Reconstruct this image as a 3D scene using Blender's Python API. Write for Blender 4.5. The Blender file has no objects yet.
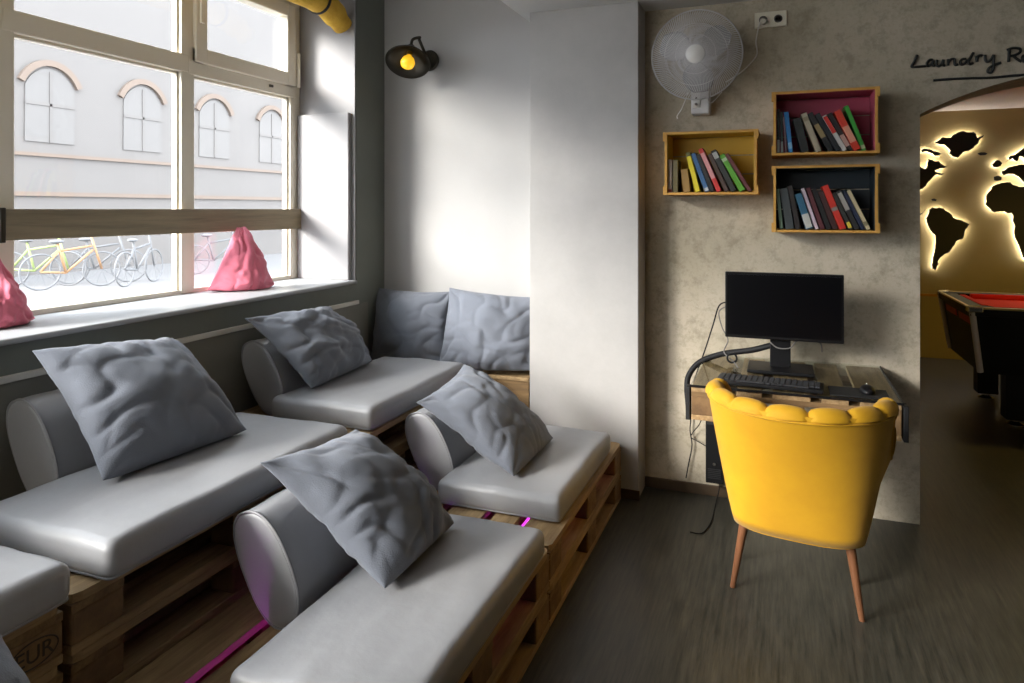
import bpy, bmesh, math, random
from mathutils import Vector, Matrix, noise

random.seed(7)
SC = bpy.context.scene
COL = SC.collection
PI = math.pi

# ------------------------------------------------------------------ camera
F = 700.0                      # focal length in pixels of the 1024 frame
EYE = 1.5
YAW = math.radians(20.97)
cam_d = bpy.data.cameras.new('camera')
cam = bpy.data.objects.new('camera', cam_d)
COL.objects.link(cam)
cam.location = (0, 0, EYE)
cam.rotation_euler = (PI/2, 0, YAW)
cam_d.sensor_width = 36
cam_d.lens = F/1024*36
cam_d.shift_y = -132.5/1024
cam_d.clip_start = 0.05
cam_d.clip_end = 300
SC.camera = cam

# ------------------------------------------------------------------ sky, sun, exposure
SC.view_settings.view_transform = 'Standard'
SC.view_settings.look = 'None'
SC.view_settings.gamma = 1
SC.view_settings.use_curve_mapping = False
SC.view_settings.exposure = 0.5
SC.cycles.use_denoising = True
SC.cycles.max_bounces = 10
SC.cycles.diffuse_bounces = 6
SC.cycles.transparent_max_bounces = 24
SC.cycles.sample_clamp_indirect = 6

world = bpy.data.worlds.new('sky')
SC.world = world
world.use_nodes = True
bg = world.node_tree.nodes['Background']
bg.inputs['Color'].default_value = (0.84, 0.92, 1.0, 1)
bg.inputs['Strength'].default_value = 6.0

SUN_DIR = Vector((1.0, 1.22, -0.66)).normalized()
sun_d = bpy.data.lights.new('sun', 'SUN')
sun_d.energy = 9.5
sun_d.angle = math.radians(22)
sun_d.color = (1.0, 0.96, 0.9)
sun = bpy.data.objects.new('sun', sun_d)
COL.objects.link(sun)
sun.rotation_euler = SUN_DIR.to_track_quat('-Z', 'Y').to_euler()
sun.location = (-20, -20, 14)

# ------------------------------------------------------------------ maths helpers
CY, SY = math.cos(YAW), math.sin(YAW)
def P(px, py, X=None, Y=None, Z=None):
    """point of the place on the ray through a photo pixel, on a plane X=, Y= or Z="""
    r = (px-512)/F
    dx, dy, dz = r*CY-SY, r*SY+CY, (209-py)/F
    if X is not None: t = X/dx
    elif Y is not None: t = Y/dy
    else: t = (Z-EYE)/dz
    return Vector((dx*t, dy*t, EYE+dz*t))

def spline(pts, n=8):
    pts = [Vector(p) for p in pts]
    out = []
    for i in range(len(pts)-1):
        p0 = pts[max(i-1, 0)]; p1 = pts[i]; p2 = pts[i+1]; p3 = pts[min(i+2, len(pts)-1)]
        for k in range(n):
            t = k/n
            out.append(0.5*((2*p1)+(p2-p0)*t+(2*p0-5*p1+4*p2-p3)*t*t+(3*p1-p0-3*p2+p3)*t**3))
    out.append(pts[-1])
    return out

# ------------------------------------------------------------------ mesh builder
class MB:
    def __init__(self): self.bm = bmesh.new()
    def grid(self, rows, close_u=False, close_v=False):
        vs = [[self.bm.verts.new(p) for p in r] for r in rows]
        nr, nc = len(vs), len(vs[0])
        for i in range(nr if close_u else nr-1):
            for j in range(nc if close_v else nc-1):
                try: self.bm.faces.new((vs[i][j], vs[i][(j+1) % nc], vs[(i+1) % nr][(j+1) % nc], vs[(i+1) % nr][j]))
                except ValueError: pass
        return vs
    def cap(self, ring):
        try: self.bm.faces.new(ring)
        except ValueError: pass
    def box(self, x0, x1, y0, y1, z0, z1, bevel=0, seg=2, M=None):
        r = bmesh.ops.create_cube(self.bm, size=1)
        vs = r['verts']
        for v in vs:
            v.co = Vector((x0+(v.co.x+.5)*(x1-x0), y0+(v.co.y+.5)*(y1-y0), z0+(v.co.z+.5)*(z1-z0)))
        if bevel:
            es = list({e for v in vs for e in v.link_edges})
            rb = bmesh.ops.bevel(self.bm, geom=es, offset=bevel, segments=seg, affect='EDGES', profile=.5)
            vs = list({v for f in rb['faces'] for v in f.verts} | {v for v in vs if v.is_valid})
        if M is not None:
            for v in vs: v.co = M @ v.co
        return vs
    def tube(self, path, r, n=8, cap=True):
        path = [Vector(p) for p in path]
        rr = r if isinstance(r, (list, tuple)) else [r]*len(path)
        up = Vector((0.13, 0.21, 0.97)); rows = []
        for i, p in enumerate(path):
            d = (path[min(i+1, len(path)-1)]-path[max(i-1, 0)]).normalized()
            a = up-d*up.dot(d)
            if a.length < 1e-4: a = Vector((1, 0, 0))-d*d.x
            a.normalize(); b = d.cross(a); up = a
            rows.append([p+(a*math.cos(2*PI*k/n)+b*math.sin(2*PI*k/n))*rr[i] for k in range(n)])
        vs = self.grid(rows, close_v=True)
        if cap: self.cap(vs[0][::-1]); self.cap(vs[-1])
    def loop(self, path, r, n=6):
        """closed tube"""
        path = [Vector(p) for p in path]; m = len(path); rows = []
        c = sum(path, Vector())/m
        nrm = Vector()
        for i in range(m): nrm += (path[i]-c).cross(path[(i+1) % m]-c)
        nrm.normalize()
        for i in range(m):
            d = (path[(i+1) % m]-path[i-1]).normalized()
            a = nrm-d*nrm.dot(d); a.normalize(); b = d.cross(a)
            rows.append([path[i]+(a*math.cos(2*PI*k/n)+b*math.sin(2*PI*k/n))*r for k in range(n)])
        self.grid(rows, close_u=True, close_v=True)
    def lathe(self, prof, n=32, M=None, cap=True):
        rows = []
        for r, z in prof:
            row = [Vector((r*math.cos(2*PI*k/n), r*math.sin(2*PI*k/n), z)) for k in range(n)]
            if M is not None: row = [M @ p for p in row]
            rows.append(row)
        vs = self.grid(rows, close_v=True)
        if cap: self.cap(vs[0][::-1]); self.cap(vs[-1])
    def prism(self, poly, a0, a1, axis='Y', bevel=0):
        """polygon in the two other axes extruded along axis"""
        def mk(u, v, a):
            return {'X': (a, u, v), 'Y': (u, a, v), 'Z': (u, v, a)}[axis]
        f0 = [self.bm.verts.new(mk(u, v, a0)) for u, v in poly]
        f1 = [self.bm.verts.new(mk(u, v, a1)) for u, v in poly]
        n = len(poly); fs = [self.bm.faces.new(f0), self.bm.faces.new(f1[::-1])]
        for i in range(n):
            fs.append(self.bm.faces.new((f0[i], f1[i], f1[(i+1) % n], f0[(i+1) % n])))
        if bevel:
            bmesh.ops.bevel(self.bm, geom=list({e for f in fs for e in f.edges}), offset=bevel, segments=2, affect='EDGES')
    def sphere(self, c, r, s=(1, 1, 1), u=16, v=10):
        res = bmesh.ops.create_uvsphere(self.bm, u_segments=u, v_segments=v, radius=r)
        for q in res['verts']: q.co = Vector((q.co.x*s[0]+c[0], q.co.y*s[1]+c[1], q.co.z*s[2]+c[2]))
    def xf(self, M): bmesh.ops.transform(self.bm, matrix=M, verts=self.bm.verts)
    def mesh(self, name, smooth=False, off=None):
        bm = self.bm
        if off is not None: bmesh.ops.translate(bm, vec=-Vector(off), verts=bm.verts)
        bmesh.ops.recalc_face_normals(bm, faces=bm.faces)
        me = bpy.data.meshes.new(name); bm.to_mesh(me); bm.free()
        if smooth:
            for p in me.polygons: p.use_smooth = True
            if smooth == 'auto':
                try: me.set_sharp_from_angle(angle=math.radians(35))
                except Exception: pass
        return me

def obj(name, mb, mat, parent=None, smooth=False, loc=None):
    """one mesh object.  Geometry is in world coordinates unless the parent is rotated (then local)"""
    off = None
    if parent is not None and not parent.get('_local'):
        off = world_loc(parent)
    elif parent is None and loc is not None: off = loc
    me = mb.mesh(name, smooth, off)
    o = bpy.data.objects.new(name, me); COL.objects.link(o)
    if mat is not None: me.materials.append(mat)
    if parent is not None:
        o.parent = parent
        if parent.get('_local'): o['_local'] = 1
    elif loc is not None: o.location = loc
    return o
def world_loc(o):
    v = Vector(o.location)
    while o.parent is not None:
        o = o.parent; v = v+Vector(o.location)
    return v
def tag(o, label, cat, group=None, kind=None):
    o['label'] = label; o['category'] = cat
    if group: o['group'] = group
    if kind: o['kind'] = kind
    return o
def thing(name, label, cat, loc=(0, 0, 0), rz=0, group=None, local=False):
    o = bpy.data.objects.new(name, None); COL.objects.link(o)
    o.location = loc; o.rotation_euler = (0, 0, rz); o.empty_display_size = .05
    if rz or local: o['_local'] = 1
    return tag(o, label, cat, group)
def struct(name, mb, mat, parent=None, smooth=False):
    o = obj(name, mb, mat, parent, smooth)
    if parent is None: o['kind'] = 'structure'
    return o
def copy_tree(o, parent=None):
    c = o.copy(); COL.objects.link(c)
    if parent is not None: c.parent = parent
    for ch in list(o.children): copy_tree(ch, c)
    return c

# ------------------------------------------------------------------ materials
def mat(name, col, rough=.6, metal=0, emit=None, estr=0, spec=.5, noise_s=0, noise_a=0, col2=None, bump=0, bump_s=80, stretch=(1, 1, 1), detail=6, coat=0, sheen=0, trans=0, alpha=1):
    m = bpy.data.materials.new(name); m.use_nodes = True
    nt = m.node_tree; b = nt.nodes['Principled BSDF']
    b.inputs['Base Color'].default_value = (*col, 1); b.inputs['Roughness'].default_value = rough
    b.inputs['Metallic'].default_value = metal; b.inputs['Specular IOR Level'].default_value = spec
    b.inputs['Coat Weight'].default_value = coat; b.inputs['Sheen Weight'].default_value = sheen
    b.inputs['Transmission Weight'].default_value = trans; b.inputs['Alpha'].default_value = alpha
    if emit: b.inputs['Emission Color'].default_value = (*emit, 1); b.inputs['Emission Strength'].default_value = estr
    if noise_s or bump:
        tc = nt.nodes.new('ShaderNodeTexCoord'); mp = nt.nodes.new('ShaderNodeMapping')
        mp.inputs['Scale'].default_value = stretch
        nt.links.new(tc.outputs['Object'], mp.inputs['Vector'])
    if noise_s:
        n = nt.nodes.new('ShaderNodeTexNoise'); n.inputs['Scale'].default_value = noise_s; n.inputs['Detail'].default_value = detail
        n.inputs['Roughness'].default_value = .65
        nt.links.new(mp.outputs['Vector'], n.inputs['Vector'])
        r = nt.nodes.new('ShaderNodeValToRGB')
        c2 = col2 if col2 else tuple(c*(1-noise_a) for c in col)
        r.color_ramp.elements[0].position = .32; r.color_ramp.elements[0].color = (*c2, 1)
        r.color_ramp.elements[1].position = .68; r.color_ramp.elements[1].color = (*col, 1)
        nt.links.new(n.outputs['Fac'], r.inputs['Fac']); nt.links.new(r.outputs['Color'], b.inputs['Base Color'])
    if bump:
        n2 = nt.nodes.new('ShaderNodeTexNoise'); n2.inputs['Scale'].default_value = bump_s; n2.inputs['Detail'].default_value = 4
        nt.links.new(mp.outputs['Vector'], n2.inputs['Vector'])
        bp = nt.nodes.new('ShaderNodeBump'); bp.inputs['Strength'].default_value = bump; bp.inputs['Distance'].default_value = .01
        nt.links.new(n2.outputs['Fac'], bp.inputs['Height']); nt.links.new(bp.outputs['Normal'], b.inputs['Normal'])
    return m

def glass_mat(name, tint=(1, 1, 1), refl=.08):
    m = bpy.data.materials.new(name); m.use_nodes = True; nt = m.node_tree
    nt.nodes.remove(nt.nodes['Principled BSDF'])
    out = nt.nodes['Material Output']
    t = nt.nodes.new('ShaderNodeBsdfTransparent'); t.inputs['Color'].default_value = (*tint, 1)
    g = nt.nodes.new('ShaderNodeBsdfGlossy'); g.inputs['Roughness'].default_value = .02
    lw = nt.nodes.new('ShaderNodeLayerWeight'); lw.inputs['Blend'].default_value = .5
    pw = nt.nodes.new('ShaderNodeMath'); pw.operation = 'POWER'; pw.inputs[1].default_value = 4.0
    fr = nt.nodes.new('ShaderNodeMath'); fr.operation = 'MULTIPLY_ADD'; fr.inputs[1].default_value = .6; fr.inputs[2].default_value = refl*.4
    nt.links.new(lw.outputs['Facing'], pw.inputs[0]); nt.links.new(pw.outputs[0], fr.inputs[0])
    mx = nt.nodes.new('ShaderNodeMixShader')
    nt.links.new(fr.outputs[0], mx.inputs[0]); nt.links.new(t.outputs[0], mx.inputs[1]); nt.links.new(g.outputs[0], mx.inputs[2])
    nt.links.new(mx.outputs[0], out.inputs['Surface'])
    return m

def concrete_mat():
    m = mat('raw_concrete', (.36, .315, .25), .85)
    nt = m.node_tree; b = nt.nodes['Principled BSDF']
    tc = nt.nodes.new('ShaderNodeTexCoord')
    def nz(scale, detail, rough=.6):
        n = nt.nodes.new('ShaderNodeTexNoise'); n.inputs['Scale'].default_value = scale; n.inputs['Detail'].default_value = detail
        n.inputs['Roughness'].default_value = rough
        nt.links.new(tc.outputs['Object'], n.inputs['Vector']); return n
    def ramp(n, p0, c0, p1, c1):
        r = nt.nodes.new('ShaderNodeValToRGB'); e = r.color_ramp.elements
        e[0].position = p0; e[0].color = (*c0, 1); e[1].position = p1; e[1].color = (*c1, 1)
        nt.links.new(n.outputs['Fac'], r.inputs['Fac']); return r
    a = ramp(nz(2.2, 5), .3, (.41, .36, .265), .7, (.54, .475, .375))
    k = ramp(nz(14, 8, .75), .36, (.55, .54, .5), .52, (1, 1, 1))
    s = ramp(nz(55, 4, .7), .3, (.75, .74, .7), .5, (1, 1, 1))
    def mul(x, y, f):
        mx = nt.nodes.new('ShaderNodeMix'); mx.data_type = 'RGBA'; mx.blend_type = 'MULTIPLY'; mx.inputs[0].default_value = f
        nt.links.new(x, mx.inputs[6]); nt.links.new(y, mx.inputs[7]); return mx.outputs[2]
    c = mul(mul(a.outputs['Color'], k.outputs['Color'], .6), s.outputs['Color'], .5)
    nt.links.new(c, b.inputs['Base Color'])
    bp = nt.nodes.new('ShaderNodeBump'); bp.inputs['Strength'].default_value = .15; bp.inputs['Distance'].default_value = .01
    nt.links.new(k.outputs['Color'], bp.inputs['Height']); nt.links.new(bp.outputs['Normal'], b.inputs['Normal'])
    return m

def floor_mat():
    m = mat('streaked_vinyl', (.06, .06, .05), .38)
    nt = m.node_tree; b = nt.nodes['Principled BSDF']
    tc = nt.nodes.new('ShaderNodeTexCoord')
    def nz(st, scale, detail):
        mp = nt.nodes.new('ShaderNodeMapping'); mp.inputs['Scale'].default_value = st
        nt.links.new(tc.outputs['Object'], mp.inputs['Vector'])
        n = nt.nodes.new('ShaderNodeTexNoise'); n.inputs['Scale'].default_value = scale; n.inputs['Detail'].default_value = detail
        n.inputs['Roughness'].default_value = .7
        nt.links.new(mp.outputs['Vector'], n.inputs['Vector']); return n
    n1 = nz((1, .06, 1), 60, 6); n2 = nz((1, .4, 1), 3, 5); n3 = nz((1, .03, 1), 170, 3)
    r1 = nt.nodes.new('ShaderNodeValToRGB'); e = r1.color_ramp.elements
    e[0].position = .3; e[0].color = (.014, .017, .014, 1); e[1].position = .75; e[1].color = (.11, .10, .078, 1)
    nt.links.new(n1.outputs['Fac'], r1.inputs['Fac'])
    mx = nt.nodes.new('ShaderNodeMix'); mx.data_type = 'RGBA'; mx.blend_type = 'MULTIPLY'; mx.inputs[0].default_value = .6
    r2 = nt.nodes.new('ShaderNodeValToRGB'); e = r2.color_ramp.elements
    e[0].position = .3; e[0].color = (.55, .6, .6, 1); e[1].position = .7; e[1].color = (1.1, 1.05, 1, 1)
    nt.links.new(n2.outputs['Fac'], r2.inputs['Fac'])
    nt.links.new(r1.outputs['Color'], mx.inputs[6]); nt.links.new(r2.outputs['Color'], mx.inputs[7])
    nt.links.new(mx.outputs[2], b.inputs['Base Color'])
    r3 = nt.nodes.new('ShaderNodeMapRange'); r3.inputs['To Min'].default_value = .3; r3.inputs['To Max'].default_value = .55
    nt.links.new(n1.outputs['Fac'], r3.inputs['Value']); nt.links.new(r3.outputs[0], b.inputs['Roughness'])
    bp = nt.nodes.new('ShaderNodeBump'); bp.inputs['Strength'].default_value = .12; bp.inputs['Distance'].default_value = .004
    nt.links.new(n3.outputs['Fac'], bp.inputs['Height']); nt.links.new(bp.outputs['Normal'], b.inputs['Normal'])
    return m

M = dict(
    floor=floor_mat(), concrete=concrete_mat(),
    paint=mat('grey_paint', (.42, .412, .404), .7, noise_s=1.5, noise_a=.08, bump=.05, bump_s=60),
    darkpaint=mat('charcoal_paint', (.05, .05, .05), .8),
    pier=mat('pier_paint', (.44, .425, .41), .7, noise_s=2.5, noise_a=.16, bump=.06, bump_s=40),
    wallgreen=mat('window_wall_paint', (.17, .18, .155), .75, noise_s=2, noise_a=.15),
    panel=mat('lower_panel_paint', (.21, .205, .175), .7, noise_s=3, noise_a=.12),
    sill=mat('sill_paint', (.40, .41, .42), .45, noise_s=4, noise_a=.06),
    reveal=mat('reveal_paint', (.30, .292, .296), .6),
    white=mat('ceiling_paint', (.62, .62, .61), .8),
    frame=mat('window_frame_paint', (.84, .78, .65), .4),
    strip=mat('pale_strip', (.62, .60, .54), .5),
    glass=glass_mat('window_glass'),
    rail=mat('weathered_board', (.33, .265, .165), .7, noise_s=9, col2=(.20, .16, .10), stretch=(3, .25, 4), bump=.2, bump_s=30),
    leather=mat('grey_leatherette', (.345, .347, .36), .42, noise_s=6, noise_a=.08, bump=.12, bump_s=25),
    piping=mat('grey_piping', (.27, .27, .28), .5),
    cloth=mat('slate_cotton', (.17, .187, .225), .9, noise_s=5, noise_a=.1, bump=.25, bump_s=260, sheen=.15),
    pink=mat('pink_cotton', (.78, .19, .27), .9, noise_s=5, noise_a=.12, bump=.25, bump_s=200, sheen=.2),
    wood=mat('pallet_wood', (.46, .315, .155), .75, noise_s=7, col2=(.21, .13, .058), stretch=(5, .5, 5), bump=.25, bump_s=30),
    woodx=mat('pallet_wood_cross', (.27, .165, .07), .75, noise_s=7, col2=(.12, .07, .03), stretch=(.5, 5, 5), bump=.25, bump_s=30),  # darker than the deck wood: shade of the pallet sides put into the colour
    block=mat('pallet_block', (.26, .155, .068), .8, noise_s=10, col2=(.13, .075, .033), bump=.25, bump_s=60),  # block colour also carries the painted-in side shade
    stamp=mat('stamp_ink', (.05, .035, .025), .8),
    led=mat('magenta_led', (.8, .1, .7), .5, emit=(.85, .05, 1), estr=11),
    ledv=mat('violet_led', (.4, .1, .8), .5, emit=(.42, .05, 1), estr=9),
    crate=mat('crate_wood', (.66, .36, .075), .6, noise_s=8, col2=(.50, .25, .045), stretch=(1, 3, 3)),
    crate_y=mat('yellow_crate_paint', (.62, .38, .03), .55),
    crate_p=mat('pink_crate_paint', (.42, .06, .115), .55),
    crate_n=mat('navy_crate_paint', (.012, .022, .032), .55),
    yellow=mat('yellow_velvet', (.68, .36, .005), .75, noise_s=4, col2=(.60, .30, .004), sheen=.1, bump=.05, bump_s=300),
    legwood=mat('chair_leg_wood', (.24, .10, .045), .4, noise_s=6, noise_a=.3, stretch=(4, 4, .5)),
    chrome=mat('chrome', (.8, .8, .8), .15, 1),
    black=mat('black_plastic', (.007, .007, .008), .4, spec=.25),
    blackm=mat('matte_black', (.010, .010, .011), .6),
    screen=mat('dark_screen', (.002, .002, .003), .3, spec=.2),
    key=mat('key_plastic', (.025, .026, .03), .5),
    cable=mat('black_cable', (.008, .008, .009), .6, spec=.25),
    cableg=mat('grey_cable', (.16, .15, .14), .5),
    white_pl=mat('white_plastic', (.72, .70, .67), .35),
    fanwire=mat('fan_guard_wire', (.62, .60, .60), .35),
    blade=mat('clear_blade', (.60, .59, .60), .15, alpha=.55),
    socket=mat('socket_plastic', (.72, .68, .56), .4),
    bronze=mat('dark_bronze', (.055, .05, .04), .35, .8),
    bulbglass=mat('amber_bulb', (.9, .6, .05), .1, emit=(1, .55, .02), estr=.55),
    filament=mat('filament', (1, .7, .2), .5, emit=(1, .75, .25), estr=12),
    roll=mat('yellow_roll', (.72, .45, .05), .8, noise_s=18, col2=(.6, .34, .03), bump=.4, bump_s=50),
    sign=mat('sign_black', (.012, .014, .014), .5),
    mapblack=mat('map_black', (.006, .007, .007), .6),
    halo=mat('map_backlight', (.9, .9, .85), .5, emit=(1, .95, .98), estr=32),
    ochre=mat('ochre_wall', (.36, .27, .10), .7, noise_s=1.5, noise_a=.12),
    ochre2=mat('ochre_rail', (.42, .17, .02), .6),
    poolceil=mat('pool_room_ceiling', (.55, .47, .38), .8),
    felt=mat('red_felt', (.62, .012, .010), .85),
    redtrim=mat('red_trim', (.5, .02, .02), .4),
    brass=mat('brass_trim', (.65, .48, .18), .3, 1),
    skirting=mat('dark_skirting', (.07, .045, .025), .5),
    facade=mat('facade_plaster', (.155, .141, .132), .9, noise_s=1, noise_a=.04),
    brick=mat('facade_brick', (.18, .135, .107), .9, noise_s=6, noise_a=.08),
    facwin=mat('facade_window', (.147, .135, .127), .7),
    street=mat('street', (.16, .155, .155), .9, noise_s=2, noise_a=.05),
    bike_g=mat('bike_grey', (.15, .15, .155), .7), bike_o=mat('bike_orange', (.36, .20, .10), .6), bike_l=mat('bike_lime', (.26, .32, .12), .6),  # bike colours paled: the glare over the street is painted in
    lampwhite=mat('lamp_diffuser', (.9, .9, .88), .5, emit=(1, .9, .78), estr=4),
)

# ================================================================== SETTING
XW = -2.31          # inner face of the window wall
XG = -2.70          # inner face of the window frames
ZS = 1.087          # sill top
YB = 3.80           # wall behind desk and niche
YFRONT = -3.8
WINDOWS = [1.70, -0.09, -1.88, -3.67]     # near jamb of each window, 1.79 wide
WW = 1.79

b = MB(); b.box(-2.95, 5.4, YFRONT-.2, 8.3, -.1, 0); struct('floor', b, M['floor'])

b = MB()
b.box(-2.79, XW, YFRONT-.2, 4.0, 0, 1.066)
b.box(-2.79, XW, YFRONT-.2, 4.0, 2.76, 3.15)
edges = [(WINDOWS[0]+WW, 4.0), (YFRONT-.2, WINDOWS[2])]
for y0, y1 in edges: b.box(-2.79, XW, y0, y1, 1.066, 2.76)
struct('wall_left', b, M['wallgreen'])
# light plaster inside the window recess
b = MB()
b.box(XG-.02, XW-.004, WINDOWS[0]+WW-.012, WINDOWS[0]+WW, 1.06, 2.76)
b.box(XG-.02, XW-.004, WINDOWS[2], WINDOWS[2]+.012, 1.06, 2.76)
b.box(XG-.02, XW-.004, WINDOWS[2], WINDOWS[0]+WW, 2.748, 2.76)
struct('trim_1', b, M['reveal'])
b = MB(); b.box(XG+.005, -2.335, 3.445, 3.478, ZS, 2.06, .006); struct('trim_2', b, M['reveal'])
b = MB(); b.box(XG-.05, -2.292, YFRONT, 3.478, 1.066, ZS, .009, 3); struct('trim_3', b, M['sill'])
b = MB(); b.box(XW-.005, -2.296, YFRONT, 3.50, .945, .968, .003); struct('trim_4', b, M['strip'])
b = MB(); b.box(XW, -2.302, YFRONT, 3.60, .0, .945); struct('wall_left_panel', b, M['panel'])

b = MB(); b.box(-2.95, -1.0, YB, 4.0, 0, 3.15); struct('wall_back', b, M['paint'])
b = MB(); b.box(-1.277, -.683, 3.60, YB, 0, 2.58, .004); struct('wall_pier', b, M['pier'])
# wall behind the desk with the arched opening
cx, cz, R = 1.37, .504, 1.63
xa, xb = .62, 2.12
arc = []
for k in range(25):
    x = xb+(xa-xb)*k/24
    arc.append((x, cz+math.sqrt(R*R-(x-cx)**2)))
poly = [(-1.0, 0), (-1.0, 2.62), (5.4, 2.62), (5.4, 0), (xb, 0)] + arc + [(xa, 0)]
b = MB(); b.prism(poly, YB, 4.22, 'Y'); struct('wall_desk', b, M['concrete'])
b = MB(); b.box(-.683, .0, YB-.012, YB, 0, .055, .002); struct('baseboard_back', b, M['skirting'])
b = MB(); b.box(-1.277, -.675, 3.592, 3.6, 0, .05, .002); struct('baseboard_pier', b, M['skirting'])

b = MB(); b.box(-1.34, 3.4, YFRONT-.2, YB+.2, 2.57, 3.15); struct('ceiling', b, M['white'])
b = MB(); b.box(-2.95, -1.34, YFRONT-.2, YB+.2, 3.0, 3.15); struct('ceiling_niche', b, M['white'])
b = MB(); b.box(3.2, 3.4, YFRONT-.2, YB, 0, 2.6); struct('wall_right', b, M['darkpaint'])
b = MB(); b.box(-2.95, 3.4, YFRONT-.2, YFRONT, 0, 3.1); struct('wall_front', b, M['darkpaint'])

# pool room beyond the arch
YP = 8.1
b = MB(); b.box(-.8, 5.4, YP, YP+.2, 0, 2.7); struct('wall_pool_back', b, M['ochre'])
b = MB(); b.box(-1.0, -.8, 4.0, YP+.2, 0, 2.7); struct('wall_pool_left', b, M['ochre'])
b = MB(); b.box(5.2, 5.4, 4.0, YP, 0, 2.7); struct('wall_pool_right', b, M['ochre'])
b = MB(); b.box(-1.0, 5.4, 4.0, YP+.2, 2.48, 2.62); struct('ceiling_pool', b, M['poolceil'])
b = MB(); b.box(-.8, 5.2, YP-.012, YP, .62, .645); struct('trim_5', b, M['ochre2'])

# windows
def window(n, y0):
    root = bpy.data.objects.new('window_%d' % n, None); COL.objects.link(root)
    root.location = (XG, y0, ZS); root['kind'] = 'structure'
    b = MB(); x0, x1 = XG-.06, XG
    b.box(x0, x1, y0+.0, y0+.096, ZS, 2.748, .005)
    b.box(x0, x1, y0+1.692, y0+1.778, ZS, 2.748, .005)
    b.box(x0, x1, y0+.885, y0+.966, ZS, 2.748, .005)
    b.box(x0, x1-.004, y0+.05, y0+1.74, ZS-.01, ZS+.022, .004)
    b.box(x0, x1-.004, y0+.05, y0+1.74, 2.68, 2.748, .004)
    b.box(x0, x1+.002, y0+.05, y0+.93, 2.166, 2.252, .005)
    b.box(x0, x1+.002, y0+.93, y0+1.74, 2.160, 2.232, .005)
    # thin glazing beads
    for (a0, a1, z0, z1) in ((.096, .885, ZS, 2.166), (.966, 1.692, ZS, 2.160), (.096, .885, 2.252, 2.68)):
        for (p0, p1, q0, q1) in ((a0, a0+.012, z0, z1), (a1-.012, a1, z0, z1), (a0, a1, z1-.012, z1)):
            b.box(x0+.01, x1-.02, y0+p0, y0+p1, q0, q1)
    obj('window_frame', b, M['frame'], root)
    b = MB()
    s0, s1, z0, z1 = .955, 1.715, 2.225, 2.70
    b.box(x0+.01, x1+.022, y0+s0, y0+s0+.075, z0, z1, .006); b.box(x0+.01, x1+.022, y0+s1-.075, y0+s1, z0, z1, .006)
    b.box(x0+.01, x1+.020, y0+s0, y0+s1, z0, z0+.075, .006); b.box(x0+.01, x1+.020, y0+s0, y0+s1, z1-.075, z1, .006)
    sash = obj('sash', b, M['frame'], root)
    b = MB(); b.tube([(x1+.03, y0+1.728, 2.22), (x1+.03, y0+1.728, 2.42)], .010, 10); obj('hinge', b, M['frame'], sash, True)
    b = MB(); b.box(x1+.022, x1+.036, y0+s0+.02, y0+s0+.045, 2.42, 2.60, .004); obj('handle', b, M['frame'], sash)
    b = MB(); b.box(x1+.002, x1+.012, y0+1.50, y0+1.53, 2.19, 2.205, .003); obj('latch', b, M['bronze'], root)
    for (a0, a1, zz0, zz1) in ((.09, .89, ZS, 2.17), (.96, 1.70, ZS, 2.165), (.09, .89, 2.25, 2.69), (1.02, 1.65, 2.29, 2.64)):
        b = MB(); b.box(XG-.036, XG-.030, y0+a0, y0+a1, zz0, zz1); obj('pane', b, M['glass'], root)
for i, y in enumerate(WINDOWS): window(i+1, y)

# board across the window
t = thing('window_rail', 'long weathered wooden board fixed flat across the window', 'rail', (XG+.03, 1.74, 1.44))
b = MB(); b.box(XG+.012, XG+.034, 1.742, 3.474, 1.383, 1.50, .003); obj('board', b, M['rail'], t)
b = MB(); b.box(XG+.004, XG+.036, 1.722, 1.742, 1.375, 1.505, .003); obj('bracket', b, M['bronze'], t)

# ------------------------------------------------------------------ outside
b = MB(); b.box(-70, -2.97, -40, 70, -.12, -.02); o = struct('ground', b, M['street'])
XF = -16.0
fac = thing('building', 'pale old building with arched windows and brick bands across the street', 'building', (XF, 22, 0))
b = MB(); b.box(XF-6, XF, 7.2, 48, -.02, 15); obj('facade', b, M['facade'], fac)
for z, h in ((1.80, .10), (2.72, .08), (5.45, .16), (10.2, .2)):
    b = MB(); b.box(XF, XF+.06, 7.2, 48, z, z+h); obj('brick_band', b, M['brick'], fac)
yy = 8.9
for k in range(11):
    y = yy+k*2.55
    b = MB()
    out, inn = [], []
    for j in range(13):
        a = PI*(.15+.70*j/12)
        out.append((y+math.cos(a)*.86, 4.0+math.sin(a)*.98)); inn.append((y+math.cos(a)*.72, 4.0+math.sin(a)*.84))
    b.prism(out+inn[::-1], XF, XF+.09, 'X'); arch = obj('brick_arch', b, M['brick'], fac)
    win = [(y-.6, 3.05), (y+.6, 3.05)]+[(y+math.cos(PI*(.15+.70*j/12))*.66, 4.0+math.sin(PI*(.15+.70*j/12))*.78) for j in range(13)]
    b = MB(); b.prism(win, XF-.02, XF+.03, 'X'); w = obj('window', b, M['facwin'], fac)
    b = MB(); b.box(XF+.03, XF+.05, y-.03, y+.03, 3.05, 4.7); b.box(XF+.03, XF+.05, y-.6, y+.6, 3.9, 3.96); obj('window_frame', b, M['facade'], w)

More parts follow.
